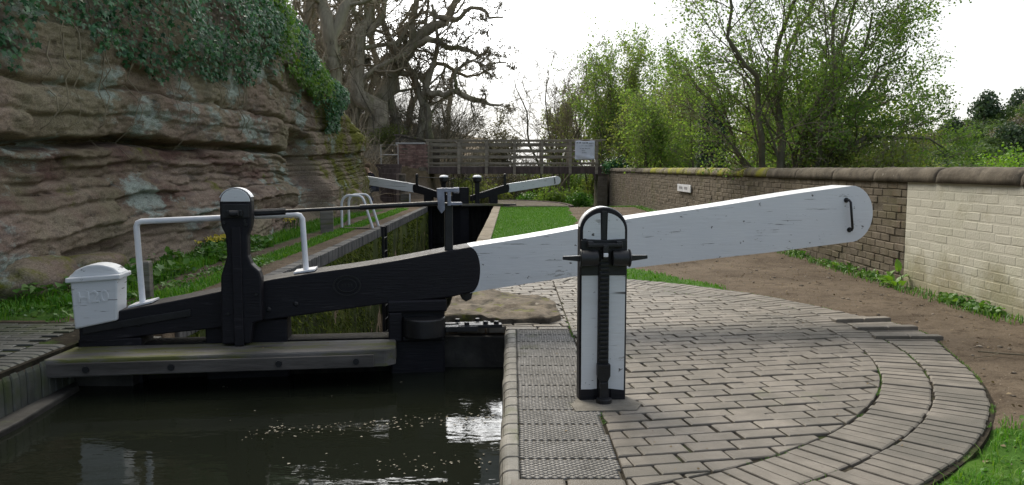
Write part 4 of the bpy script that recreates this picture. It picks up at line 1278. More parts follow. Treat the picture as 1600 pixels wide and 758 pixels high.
# the figure faces local -y, knees bent, leaning on the beam
J = [(0,.05,.60,.125,.10),(0,.00,.78,.13,.10),(0,-.09,.98,.15,.10),(0,-.14,1.06,.06),(0,-.18,1.12,.052),(0,-.20,1.20,.085),(0,-.205,1.27,.075),
     (.10,.03,.55,.085),(.12,-.22,.40,.062),(.12,-.06,.09,.043),(.12,-.16,.045,.038),
     (-.10,.03,.55,.085),(-.13,-.18,.42,.062),(-.12,.02,.09,.043),(-.12,-.09,.045,.038),
     (.19,-.10,1.0,.058),(.24,-.18,.80,.045),(.18,-.36,.78,.034),(.17,-.43,.79,.03),
     (-.19,-.10,1.0,.058),(-.24,-.18,.80,.045),(-.18,-.36,.78,.034),(-.17,-.43,.79,.03)]
Ed = [(0,1),(1,2),(2,3),(3,4),(4,5),(5,6),(0,7),(7,8),(8,9),(9,10),(0,11),(11,12),(12,13),(13,14),(2,15),(15,16),(16,17),(17,18),(2,19),(19,20),(20,21),(21,22)]
skin('body', J, Ed, MAT['skin'], pe)
skin('jacket', [(0,.06,.60,.150,.125),(0,.00,.78,.152,.122),(0,-.09,.98,.168,.12),(0,-.13,1.05,.085),(.19,-.10,1.0,.075),(.24,-.18,.80,.060),(.185,-.34,.78,.046),(-.19,-.10,1.0,.075),(-.24,-.18,.80,.060),(-.185,-.34,.78,.046)],
     [(0,1),(1,2),(2,3),(2,4),(4,5),(5,6),(2,7),(7,8),(8,9)], MAT['jacket'], pe)
skin('trousers', [(0,.05,.60,.145,.12),(.10,.03,.55,.102),(.12,-.22,.40,.08),(.12,-.06,.10,.062),(-.10,.03,.55,.102),(-.13,-.18,.42,.08),(-.12,.02,.10,.062)],
     [(0,1),(1,2),(2,3),(0,4),(4,5),(5,6)], MAT['jeans'], pe)
m = MB(); m.lathe([(.04,-.075),(.085,-.05),(.1,0),(.088,.05),(.05,.085),(.01,.1)], (0,-.165,1.275), 14); m.build('hair', MAT['hair'], pe, smooth=True)

# ================================================================== PLANTS
def norm(v): return v / (np.linalg.norm(v, axis=-1, keepdims=True) + 1e-9)

def leaf_mesh(P, N, D, size, shape='diamond'):
    """one small folded leaf per point. P points, N leaf normals, D tip directions, size per leaf"""
    n = len(P)
    N = norm(N); D = norm(D - N * (D*N).sum(1, keepdims=True)); S = np.cross(N, D)
    s = np.broadcast_to(np.asarray(size, float), (n,))[:, None]
    if shape == 'diamond':
        tpl = np.array([(0,0,0),(-.42,.5,.12),(0,1,-.04),(.42,.5,.12)])
        F = [np.array([[0,2,1]]), np.array([[0,3,2]])]
    elif shape == 'broad':
        tpl = np.array([(0,0,0),(-.33,.22,.08),(-.38,.6,.1),(0,1,-.12),(.38,.6,.1),(.33,.22,.08),(0,.5,0)])
        F = [np.array([[0,6,1],[1,6,2],[2,6,3],[3,6,4],[4,6,5],[5,6,0]])]
    else:  # ivy, five lobes
        tpl = np.array([(0,.02,.03),(-.34,-.12,-.03),(-.26,.16,.0),(-.56,.42,-.06),(-.22,.52,.02),(0,1,-.08),(.22,.52,.02),(.56,.42,-.06),(.26,.16,.0),(.34,-.12,-.03)])
        F = [np.array([[0,1,2],[0,2,3],[0,3,4],[0,4,5],[0,5,6],[0,6,7],[0,7,8],[0,8,9]])]
    V = P[:, None, :] + s[:, None, :] * (tpl[None,:,0:1]*S[:,None,:] + tpl[None,:,1:2]*D[:,None,:] + tpl[None,:,2:3]*N[:,None,:])
    k = (np.arange(n) * len(tpl))[:, None]
    FF = [np.concatenate([k + f[i][None] for i in range(len(f))]) if True else 0 for f in F]
    return V.reshape(-1, 3), FF

def tubes(P, Rd, n):
    """P (B,K,3) centre lines, Rd (B,K) radii -> tube mesh"""
    B, K, _ = P.shape
    T = np.empty_like(P); T[:,1:-1] = P[:,2:] - P[:,:-2]; T[:,0] = P[:,1]-P[:,0]; T[:,-1] = P[:,-1]-P[:,-2]
    T = norm(T)
    mean = norm(T.mean(1))
    ref = np.where((np.abs(mean[:,2:3]) < .8), np.array([[0,0,1.]]), np.array([[1.,0,0]]))
    U = norm(np.cross(T, ref[:,None,:])); W = np.cross(T, U)
    a = np.arange(n) * 2*np.pi/n
    V = P[:,:,None,:] + Rd[:,:,None,None] * (np.cos(a)[None,None,:,None]*U[:,:,None,:] + np.sin(a)[None,None,:,None]*W[:,:,None,:])
    i = np.arange(B*K*n).reshape(B, K, n)
    j = np.roll(i, -1, 2)
    F = np.stack([i[:,:-1], j[:,:-1], j[:,1:], i[:,1:]], -1).reshape(-1, 4)
    return V.reshape(-1, 3), F

def join(parts):
    V = []; F4 = []; off = 0
    for v, f in parts:
        V.append(v); F4.append(f + off); off += len(v)
    return np.concatenate(V), np.concatenate(F4)

def resample(pts, K, gn=0, seed=0):
    p = np.array(pts, float)
    t = np.concatenate([[0], np.cumsum(np.linalg.norm(np.diff(p[:,:3], axis=0), axis=1))]); t /= t[-1]
    # Catmull-Rom
    q = np.linspace(0, 1, K); out = []
    for x in q:
        i = min(max(np.searchsorted(t, x) - 1, 0), len(p)-2)
        u = (x - t[i]) / (t[i+1]-t[i] + 1e-9)
        p0, p1, p2, p3 = p[max(i-1,0)], p[i], p[i+1], p[min(i+2, len(p)-1)]
        out.append(.5*((2*p1) + (-p0+p2)*u + (2*p0-5*p1+4*p2-p3)*u*u + (-p0+3*p1-3*p2+p3)*u**3))
    out = np.array(out); out[:,3] = np.interp(q, t, p[:,3])
    if gn:
        L = np.linalg.norm(p[-1,:3]-p[0,:3])
        out[1:,:3] += gn * L * np.stack([fbm(np.stack([q[1:]*6, q[1:]*0+s, q[1:]*0+seed], 1), 2, seed+s) for s in range(3)], 1) * .12
    return out[:,:3], out[:,3]

def grow(P, Rd, nch, ratio, ang, gnarl, up, K, g, tmin=.2, rr=.6, minlen=0):
    """children of every branch, all at once"""
    B, KK, _ = P.shape
    L = np.linalg.norm(np.diff(P, axis=1), axis=2).sum(1)
    t = tmin + (1-tmin) * (np.arange(nch)[None] + g.random((B, nch))) / nch
    x = t * (KK-1) * .999; i0 = x.astype(int); f = (x - i0)[..., None]
    b = np.arange(B)[:, None]
    pos = P[b, i0]*(1-f) + P[b, i0+1]*f
    tan = norm(P[b, i0+1]-P[b, i0])
    r0 = (Rd[b, i0]*(1-f[...,0]) + Rd[b, i0+1]*f[...,0])
    rnd = norm(g.normal(size=pos.shape)); perp = norm(rnd - tan*(rnd*tan).sum(-1, keepdims=True))
    a = (ang[0] + (ang[1]-ang[0])*g.random((B, nch)))[..., None]
    d = norm(tan*np.cos(a) + perp*np.sin(a))
    ln = (L[:,None]*ratio*(.6+.7*g.random((B, nch)))*(1-.45*t))
    ln = np.maximum(ln, minlen)
    pos = pos.reshape(-1,3); d = d.reshape(-1,3); ln = ln.reshape(-1); r0 = np.minimum(r0.reshape(-1)*rr*(.7+.5*g.random(len(ln))), 1)
    out = [pos]
    for k in range(K-1):
        d = norm(d + gnarl*g.normal(size=d.shape) + np.array([0,0,up]))
        pos = pos + d * (ln/(K-1))[:,None]
        out.append(pos)
    Pn = np.stack(out, 1)
    Rn = r0[:,None] * np.linspace(1, .35, K)[None]
    return Pn, Rn

def tree(name, label, limbs, levels, bark, leaf=None, leafn=0, leafsize=.05, seed=1, group=None, cat='tree', gn=.6, twigmat=None, K0=14, leafspread=.08, shape='diamond', rmin=.0095, sides=(9,6,4,3,3), bare=-.3, far=1):
    """limbs: poly-lines (x,y,z,r). levels: list of (children, ratio, angle range, gnarl, up, K)"""
    g = np.random.default_rng(seed)
    base = limbs[0][0]
    if far != 1:
        limbs = [[(x*far, y*far, 1.2+(z-1.2)*far, r*far) for x, y, z, r in l] for l in limbs]; base = limbs[0][0]
    root = empty(name, tuple(base[:3]))
    tag(root, label, cat, group)
    off = np.array(base[:3])
    PR = [resample(l, K0, gn, seed*13+i) for i, l in enumerate(limbs)]
    P = np.stack([p for p, r in PR]) - off; Rd = np.stack([r for p, r in PR])
    P[0][0][2] -= 1.0
    trunk = [tubes(P, Rd, sides[0])]
    crown = []
    allP = []
    for li, (nch, ratio, ang, gnarl, up, K) in enumerate(levels):
        P, Rd = grow(P, Rd, nch, ratio, ang, gnarl, up, K, g, tmin=.28 if li == 0 else .15, rr=.36 if li == 0 else .55)
        Rd = np.maximum(Rd, rmin)
        (trunk if li == 0 else crown).append(tubes(P, Rd, sides[min(li+1, 4)]))
        if li >= len(levels)-2: allP.append(P)
    V, F = join(trunk); mesh_np('trunk', V, [F], bark, root, smooth=True)
    if crown:
        V, F = join(crown); cr = mesh_np('crown', V, [F], twigmat or MAT['twig'], root)
    if leafn:
        pts = np.concatenate([p[:, 1:].reshape(-1,3) for p in allP])
        pk = pts[g.integers(0, len(pts), leafn)] + g.normal(size=(leafn,3))*leafspread
        # patchy foliage: some twigs stay bare
        kp = fbm((pk + off) * .9 + seed, 2, seed) + .25*g.random(leafn) > bare
        pk = pk[kp]; n = len(pk)
        N = g.normal(size=(n,3)) + np.array([0,0,.6]); D = g.normal(size=(n,3)) + np.array([0,0,-.3])
        V, FF = leaf_mesh(pk, N, D, leafsize*(.6+.8*g.random(n)), shape)
        mesh_np('leaves', V, FF, leaf, root if not crown else cr)
    return root

OAK = [(7, .46, (.6,1.25), .24, .04, 9), (8, .50, (.5,1.2), .30, .03, 7), (7, .55, (.5,1.2), .32, .02, 5), (5, .62, (.4,1.1), .32, .0, 4)]
OAKS = [(9, .42, (.6,1.25), .22, .04, 8), (7, .5, (.5,1.2), .28, .03, 6), (6, .55, (.5,1.2), .32, .02, 5), (4, .62, (.4,1.1), .32, .0, 4)]
BG = 'bare trees above the cliff'
tree('bare_tree', 'bare forked tree with two thick upright limbs just above the end of the ivy',
     [[(-5.0,23,1.3,0.302),(-5.03,23,3.25,0.259),(-5.08,23,4.49,0.266)], [(-5.10,23,4.3,0.216),(-5.26,23,5.56,0.199),(-5.37,23,6.96,0.158),(-5.54,23,8.9,0.101)], [(-5.06,23,4.3,0.194),(-4.76,23.1,5.38,0.169),(-4.48,23.2,6.43,0.130),(-4.06,23.3,8.5,0.079)]], OAKS, MAT['bark'], seed=3)
tree('bare_tree', 'bare slim trunk rising out of the ivy, leftmost of the trees above the cliff',
     [[(-6.07,25,2.0,0.187),(-6.10,25,4.01,0.173),(-6.25,25,5.36,0.166),(-6.43,25,7.08,0.137),(-6.72,25,9.6,0.079)]], OAKS, MAT['bark'], seed=4)
tree('oak_tree', 'massive bare oak with the thickest straight trunk beside the bush above the steps',
     [[(-5.0,29,1.1,0.518),(-5.12,29,3.33,0.374),(-5.21,29,4.46,0.288),(-5.08,29,5.8,0.245),(-5.12,29,7.14,0.209),(-5.26,29,9.9,0.130)],
      [(-5.15,29,5.0,0.144),(-5.7,29.3,6.0,0.115),(-6.1,29.6,7.6,0.086),(-6.3,30,9.5,0.050)],
      [(-5.1,29,5.9,0.130),(-4.5,28.6,6.9,0.101),(-4.2,28.2,8.4,0.072),(-4.0,28,10,0.043)]], OAK, MAT['bark'], seed=5, far=1.27)
tree('oak_tree', 'great leaning oak sending long crooked limbs out to the right over the canal',
     [[(-4.91,30.2,1.3,0.389),(-4.79,30,3.52,0.324),(-4.49,30,4.68,0.288),(-3.87,30,5.38,0.259),(-3.53,30,6.31,0.209),(-3.01,30,6.84,0.180),(-2.3,30,7.23,0.144),(-1.28,30,8.6,0.072)],
      [(-3.96,30,5.31,0.158),(-3.42,29.8,5.82,0.133),(-2.54,29.6,5.73,0.112),(-1.7,29.4,5.55,0.079),(-.6,29.2,5.31,0.036)],
      [(-3.67,30,5.96,0.144),(-3.47,30.2,6.88,0.115),(-3.55,30.3,8.71,0.079),(-3.37,30.3,10.1,0.043)],
      [(-3.0,30,6.8,0.108),(-2.1,29.7,6.6,0.094),(-1.3,29.4,6.9,0.065),(-.3,29.2,6.5,0.036)],
      [(-4.3,30,4.9,0.137),(-3.5,30.4,4.75,0.108),(-2.6,30.6,5.05,0.086),(-1.6,30.7,4.8,0.050),(-.7,30.8,5.0,0.029)]], OAK, MAT['bark'], seed=6, far=1.27)
tree('bare_tree', 'bare trunk leaning to the left between the big oak and the forked trunks',
     [[(-4.14,31,1.5,0.223),(-4.42,31,3.23,0.180),(-4.79,31,4.44,0.158),(-4.67,31,5.88,0.122),(-4.85,31,7.7,0.072)]], OAKS, MAT['bark'], seed=7, far=1.24)
tree('bare_tree', 'bare V shaped pair of trunks directly behind the left end of the footbridge',
     [[(-3.40,31.0,1.5,0.180),(-3.37,30.9,3.52,0.151),(-3.14,30.8,4.8,0.119),(-3.01,30.8,5.84,0.079),(-3.19,30.8,7.4,0.043)], [(-2.96,31.2,1.5,0.187),(-3.2,31.1,3.23,0.144),(-3.5,31,4.15,0.108),(-3.8,31,5.2,0.058)],
      [(-3.22,30.8,4.1,0.119),(-2.61,30.5,3.87,0.119),(-2.01,30.3,4.03,0.112),(-1.47,30.2,3.87,0.101),(-.66,30.0,3.66,0.050),(-.2,30,3.5,0.022)],
      [(-2.01,30.3,4.03,0.086),(-2.22,30.2,4.45,0.072),(-1.84,30,4.92,0.065),(-1.23,29.8,5.03,0.043),(-.05,29.6,4.9,0.022)]], OAKS, MAT['bark'], seed=8, far=1.24)
for i, (x, y, z, h, s) in enumerate([(-8.5,33,1.6,8,21),(-7.2,37,1.8,9,22),(-5.2,40,1.6,7.5,23),(-10,40,2.2,10,24),(-3.6,46,1.0,6.5,25)]):
    tree('bare_tree', ['bare thin tree standing behind the ivy at the back of the wood', 'bare thin tree deep in the wood behind the big oak', 'bare thin tree behind the leaning trunk deep in the wood', 'tallest bare tree at the very back of the wood on the left', 'small bare tree farthest right in the wood behind the footbridge'][i],
         [[(x,y,z,.2),(x+.2,y,z+h*.4,.16),(x-.1,y,z+h*.75,.1),(x+.3,y,z+h,.05)]], [(12,.42,(.5,1.1),.2,.06,6),(7,.5,(.5,1.1),.25,.03,5),(5,.55,(.4,1.1),.28,.02,4)], MAT['bark'], seed=s)

gB = np.random.default_rng(500)
bt = [o for o in bpy.data.objects if o.name.startswith('bare_tree') and 'deep in the wood behind the big oak' in o.get('label', '')][0]
for i in range(13):
    x, y = gB.uniform(-15, -3.2), gB.uniform(35, 52)
    if y < 37 and x > -6: y += 5
    r_ = bt.copy(); COL.objects.link(r_)
    r_.location = (x, y, float(zground(np.array([x]), np.array([y]))[0])); r_.rotation_euler = (0, 0, gB.uniform(0, 6.28)); k_ = gB.uniform(.7, 1.15); r_.scale = (k_*1.2, k_*1.2, k_)
    r_['label'] = 'slender bare tree among many filling the back of the wood'; r_['group'] = 'bare trees filling the wood'
    for c_ in list(bt.children):
        d_ = c_.copy(); COL.objects.link(d_); d_.parent = r_
# the brown thicket of undergrowth behind
def thicket(n, xr, yr, h, seed, K=6, spread=.5):
    g = np.random.default_rng(seed)
    x = g.uniform(*xr, n); y = g.uniform(*yr, n)
    z = zground(x, y)
    d = norm(np.stack([g.normal(size=n)*spread, g.normal(size=n)*spread, np.ones(n)], 1))
    ln = h*(.45+.75*g.random(n))
    pos = np.stack([x, y, z], 1); out = [pos]
    for k in range(K-1):
        d = norm(d + .16*g.normal(size=d.shape) + np.array([0,0,-.03*k]))
        pos = pos + d*(ln/(K-1))[:,None]; out.append(pos)
    return np.stack(out, 1), g
P, g = thicket(520, (-12,-1.0), (36,58), 4.2, 91)
R0 = np.linspace(.030,.008,6)[None]*np.ones((len(P),1))
P1, R1 = grow(P, R0, 7, .45, (.4,1.0), .2, .03, 5, g, tmin=.15); P2, R2 = grow(P1, R1, 4, .5, (.4,1.0), .25, 0, 4, g)
V, F = join([tubes(P, R0, 4), tubes(P1, np.maximum(R1,.006), 3), tubes(P2, np.maximum(R2,.0045), 3)])
tag(mesh_np('thicket', V, [F], MAT['hillbrown']), 'brown leafless undergrowth filling the wood behind the footbridge', 'undergrowth', kind='stuff')
P, g = thicket(420, (-1.5,8), (52,66), 3.6, 95)
R0 = np.linspace(.030,.008,6)[None]*np.ones((len(P),1))
P1, R1 = grow(P, R0, 7, .45, (.4,1.0), .2, .03, 5, g, tmin=.15); P2, R2 = grow(P1, R1, 4, .5, (.4,1.0), .25, 0, 4, g)
V, F = join([tubes(P, R0, 4), tubes(P1, np.maximum(R1,.006), 3), tubes(P2, np.maximum(R2,.0055), 3)])
tag(mesh_np('thicket', V, [F], MAT['hillbrown']), 'brown scrub seen between the railings of the footbridge', 'undergrowth', kind='stuff')
P, g = thicket(260, (-9,-4.9), (26.5,35), 1.6, 92, spread=.8)
R0 = np.linspace(.014,.005,6)[None]*np.ones((len(P),1))
P1, R1 = grow(P, R0, 5, .5, (.4,1.0), .22, .03, 4, g, tmin=.15)
V, F = join([tubes(P, R0, 3), tubes(P1, np.maximum(R1,.004), 3)])
tag(mesh_np('brushwood', V, [F], MAT['twig']), 'low brown brushwood on the bank at the foot of the big oaks', 'brushwood', kind='stuff')

# leafy clump helper for bushes and far crowns
def clump(c, r, n, size, g, lobes=14, squash=.85, fill=.55):
    q = norm(g.normal(size=(lobes,3))); q[:,2] = np.abs(q[:,2])*.9 - .15
    lc = q * (.35 + .45*g.random((lobes,1))); lr = .28 + .3*g.random(lobes)
    k = g.integers(0, lobes, n)
    d = norm(g.normal(size=(n,3)))
    p = lc[k] + d * (lr[k] * (fill + (1-fill)*g.random(n)))[:,None]
    p = p * np.array([1,1,squash])
    P = np.asarray(c) + p*np.asarray(r)
    return P, d + .5*g.normal(size=d.shape)
def bush(name, label, loc, r, n, size, mat, seed, cat='bush', group=None, lobes=14, stems=10):
    g = np.random.default_rng(seed)
    root = empty(name, loc); tag(root, label, cat, group)
    r = np.asarray(r if np.ndim(r) else (r, r, r), float)
    P, N = clump((0,0,r[2]*.55), r, n, size, g, lobes)
    V, FF = leaf_mesh(P, N, g.normal(size=(n,3)), size*(.6+.8*g.random(n)), 'broad' if size > .1 else 'diamond')
    mesh_np('foliage', V, FF, mat, root)
    S = np.zeros((stems, 5, 3)); a = g.uniform(0, 6.28, stems); e = g.uniform(.2,.85,stems)
    for k in range(5):
        t = k/4
        S[:,k] = np.stack([np.cos(a)*e*r[0]*t, np.sin(a)*e*r[1]*t, r[2]*(-.15+ 1.1*t*(1-.4*e))], 1) + g.normal(size=(stems,3))*.03*r[0]
    V, F = tubes(S, np.linspace(.03,.008,5)[None]*np.ones((stems,1))*max(.4, r[2]*.5), 4)
    mesh_np('stems', V, [F], MAT['twig'], root)
    return root
bush('bush', 'yellow green rounded bush beside the big oak trunk above the steps', (-5.75,36.6,2.0), (1.2,.9,.95), 2600, .075, MAT['springpale'], 31)
bush('bush', 'green bush under the right half of the footbridge', (2.6,43,-1.3), (1.6,1.2,1.2), 2600, .11, MAT['spring'], 32)
bush('bush', 'low green bush on the bank seen under the middle of the footbridge', (.9,46,-1.4), (1.7,1.2,1.0), 2400, .11, MAT['weed'], 33)
bush('bush', 'dark green bush beside the brick pier under the footbridge', (3.35,39.5,-1.0), (.8,.7,.9), 1600, .09, MAT['weed'], 34)
bush('bush', 'brownish bush seen under the left half of the footbridge', (-1.4,47,-1.3), (1.6,1.2,1.3), 2200, .11, MAT['springpale'], 35)
for i, (x, y, r, hgt, mt) in enumerate(((-2.6,50,1.8,1.9,'springpale'),(-.4,52,2.0,2.1,'hillbrown'),(1.6,53,2.1,1.9,'springpale'),(3.9,50,1.9,2.2,'spring'),(5.9,47,1.8,2.2,'springpale'),(1.2,40.5,.9,.8,'hillbrown'),(-3.4,44,1.5,1.8,'springpale'))):
    bush('bush', ['olive bush left of centre in the hedge beyond the footbridge','brown bush in the middle of the hedge beyond the footbridge','olive bush right of centre in the hedge beyond the footbridge','fresh green bush behind the banner post in the hedge beyond the footbridge','olive bush at the right end of the hedge beyond the footbridge','small brown bush low under the middle of the footbridge','olive bush at the left end of the hedge behind the footbridge abutment'][i], (x,y,-1.4), (r,r*.8,hgt), 3000, .115, MAT[mt], 130+i, group='hedge bushes beyond the footbridge')
bush('ivy_bush', 'pale edged ivy tumbling over the wall end beside the footbridge', (4.45,33.6,.75), (.75,.7,.75), 1600, .085, MAT['ivy'], 36, 'ivy')

# trees behind the wall
LEAFY = [(11,.38,(.35,.85),.16,.10,7),(7,.45,(.4,1.0),.2,.05,5),(5,.5,(.4,1.0),.22,.03,4)]
def sapling(name, label, x, y, z, h, sp, mat, ln, ls, seed, r=.06, group=None, stems=3, cat='tree'):
    g = np.random.default_rng(seed*7)
    limbs = []
    for k in range(stems):
        a = g.uniform(0, 6.28); e = sp*g.uniform(.15,.45) if stems > 1 else .1
        dx, dy = math.cos(a)*e, math.sin(a)*e
        hh_ = h*g.uniform(.75,1.0) if k else h
        limbs.append([(x+dx*.1,y+dy*.1,z,r),(x+dx*.4+g.normal()*.1,y+dy*.4,z+hh_*.35,r*.75),(x+dx*.8+g.normal()*.15,y+dy*.8,z+hh_*.7,r*.45),(x+dx+g.normal()*.2,y+dy,z+hh_,r*.15)])
    return tree(name, label, limbs, LEAFY, MAT['twigdark'], mat, int(ln*1.7), ls*1.2, seed, group, cat, gn=.5, leafspread=.17, rmin=.0045 if mat else .009)
sapling('bare_tree', 'bare fan shaped tree standing just left of the banner behind the footbridge', 2.4,45,-1.3,8.2,8.5,None,0,.1,41,r=.085,stems=9)
sapling('leafy_tree', 'fresh yellow green tree right behind the banner end of the footbridge', 5.0,40,-.6,7.2,3.6,MAT['spring'],6500,.075,42,stems=6)
for i, (x, y, h, sp, mt, ln, sd) in enumerate(((5.9,33,4.2,2.6,'springpale',3600,151),(8.3,38,5.2,3.2,'springpale',4200,152),(9.6,44,6.0,3.6,'spring',4200,153),(6.6,30,3.7,2.4,'spring',3200,154),(8.2,28,3.8,2.6,'springpale',3600,155),(4.6,47,5.0,3.4,'springpale',4200,156),(10.8,36,5.0,3.6,'springpale',4200,157),(6.3,48,6.3,2.8,'spring',4200,158))):
    sapling('leafy_tree', ['low olive tree filling the gap right of the fresh green tree','olive tree set back in the middle of the row behind the wall','pale green tree farthest back in the middle of the row','short pale green tree low behind the wall','short olive tree just left of the big spreading tree','olive tree behind the footbridge banner','olive tree showing through the left side of the big spreading tree','tall thin pale green tree behind the fresh green one'][i], x,y,-.8,h,sp,MAT[mt],ln,.075,sd,stems=5)
sapling('leafy_tree', 'slender olive green tree second to the right of the banner', 6.1,41,-.8,6.7,2.2,MAT['springpale'],6500,.08,43,stems=3)
sapling('leafy_tree', 'light green tree in the middle of the row behind the wall', 7.1,42,-.9,6.9,2.2,MAT['spring'],6000,.08,44,stems=3)
sapling('leafy_tree', 'thin olive tree with pale crooked trunk left of the ivy covered stump', 7.0,35,-.8,5.3,1.9,MAT['springpale'],5000,.07,45,stems=3)
sapling('leafy_tree', 'small pale tree directly behind the ivy covered stump', 6.1,26,-.6,4.5,1.7,MAT['spring'],4200,.06,46,stems=3)
sapling('leafy_tree', 'low leafy tree behind the moss topped stretch of wall', 4.75,27,-.3,3.4,1.5,MAT['spring'],4200,.06,47,stems=4,r=.05)
sapling('leafy_tree', 'leafy tree far behind the footbridge between the bare fan tree and the fresh green one', 3.6,52,-1.5,6.8,3.4,MAT['springpale'],6500,.10,48,stems=4)
sapling('leafy_tree', 'pale tree behind the left half of the footbridge in front of the wood', -.8,56,-1.3,5.4,3.4,MAT['hillbrown'],3500,.10,49,stems=4)
sapling('leafy_tree', 'low green tree deep behind the big spreading tree', 13.5,34,-1.6,5.4,4.4,MAT['springpale'],6500,.10,50,stems=5)
sapling('leafy_tree', 'green thicket tree behind the wall between the ivy stump and the big spreading tree', 7.2,21,-1.0,4.6,2.6,MAT['spring'],6500,.065,51,stems=5)

# ivy covered stump
isr = empty('ivy_stump', (4.85,19.5,-.3)); tag(isr, 'dark ivy covered tree stump standing close behind the brick wall', 'ivy stump')
m = MB(); m.tube([(0,0,-.4),(.04,0,.8),(-.02,0,1.7),(.05,0,2.6),(.1,0,3.1)],[.2,.17,.14,.1,.05],9); m.build('trunk', MAT['bark'], isr, smooth=True)
g = np.random.default_rng(52); n = 4200
hz = 3.1*g.random(n)**.9; rad = (.46 - .10*np.abs(hz-1.2)/1.2)*(.55+.5*g.random(n)) + .10*fbm(np.stack([hz*2,hz*0,hz*0],1),2,5)
a = g.uniform(0,6.28,n)
P = np.stack([np.cos(a)*rad*1.0, np.sin(a)*rad, hz], 1)
V, FF = leaf_mesh(P, np.stack([np.cos(a),np.sin(a),a*0+.3],1)+.4*g.normal(size=(n,3)), np.stack([a*0,a*0,a*0-1],1)+.5*g.normal(size=(n,3)), .085*(.6+.7*g.random(n)), 'ivy')
mesh_np('foliage', V, FF, MAT['hilldark'], isr)

# the big spreading tree close behind the wall
def sc(l, Y):
    k = Y/12.5
    return [(x*k, Y + dy, 1.2+(z-1.2)*k, r*k*.9) for x, dy, z, r in l]
HT = [sc([(4.30,0,-.2,.11),(4.04,0,.98,.062),(3.77,-.2,1.82,.05),(3.50,-.3,2.8,.036),(3.26,-.4,3.8,.02)],14),
      sc([(4.32,0,-.2,.10),(4.24,0,.98,.066),(4.16,.2,2.02,.052),(4.27,.4,3.18,.038),(4.37,.5,4.7,.02)],14),
      sc([(4.36,0,-.2,.10),(4.44,0,.98,.066),(4.70,.1,1.92,.05),(5.11,.2,2.89,.036),(5.72,.3,3.57,.018)],14),
      sc([(4.40,0,-.2,.09),(4.62,-.1,.98,.058),(5.05,-.2,1.46,.046),(5.68,-.3,1.76,.028),(6.40,-.4,1.63,.012)],14),
      sc([(4.40,.2,-.2,.09),(4.60,.3,.98,.058),(5.05,.5,1.74,.040),(5.80,.7,2.24,.028),(6.45,.9,2.30,.012)],14),
      sc([(4.33,.2,-.2,.08),(4.35,.5,1.1,.055),(4.50,.9,2.3,.042),(4.85,1.2,3.6,.03),(5.1,1.4,4.9,.015)],14),
      sc([(4.38,.1,-.2,.08),(4.55,.2,1.0,.055),(4.95,.4,2.2,.042),(5.35,.5,3.2,.028),(5.55,.6,4.4,.014)],14),
      sc([(4.34,-.1,-.2,.08),(4.42,-.2,1.2,.05),(4.60,-.3,2.6,.036),(4.75,-.4,3.9,.022),(4.8,-.5,5.0,.012)],14),
      sc([(4.42,.0,-.2,.08),(4.75,.1,1.3,.05),(5.35,.2,2.2,.036),(5.95,.3,2.85,.022),(6.35,.4,3.2,.012)],14),
      sc([(4.30,.2,-.2,.07),(4.00,.6,1.1,.045),(3.55,1.0,1.9,.036),(3.2,1.3,2.5,.025),(3.0,1.5,3.0,.012)],14)]
tree('hawthorn_tree', 'big spreading many stemmed tree with fresh small leaves close behind the wall', HT,
     [(12,.40,(.4,.95),.16,.05,7),(9,.46,(.4,1.0),.2,.04,5),(6,.5,(.4,1.0),.22,.02,4)], MAT['twigdark'], MAT['hawthorn'], 52000, .043, 61, leafspread=.085, rmin=.003, gn=.5, bare=-.28)
for x, y, h, sd, lb in ((5.6,13.2,1.9,62,'leafy scrub filling the foot of the big spreading tree on its left'),(7.3,15.5,2.2,63,'leafy scrub at the foot of the big spreading tree on its right')):
    sapling('scrub_bush', lb, x, y, -.4, h, 2.4, MAT['springpale'], 4200, .042, sd, r=.035, stems=7, cat='scrub')

for i, (x, y, r, hgt, mt) in enumerate(((5.3,16.5,1.1,1.5,'spring'),(6.6,13.0,1.2,1.5,'springpale'),(8.2,14.5,1.3,1.7,'spring'),(6.3,22.5,1.3,1.7,'springpale'),(5.6,29,1.3,1.6,'springpale'),(7.4,25,1.4,1.9,'spring'),(9.8,20,1.6,1.9,'springpale'),(10.5,15.5,1.4,1.6,'spring'))):
    bush('bush', ['leafy bush at the left foot of the big spreading tree','olive bush in front of the big spreading tree low behind the wall','leafy bush at the right foot of the big spreading tree','olive bush right of the ivy stump','olive bush left of the ivy stump behind the mossy coping','tall leafy bush farther behind the ivy stump','wide olive bush behind the big spreading tree','low green bush right of the big spreading tree'][i], (x,y,-.7), (r,r*.9,hgt), 3600, .06, MAT[mt], 170+i, group='bushes behind the wall')
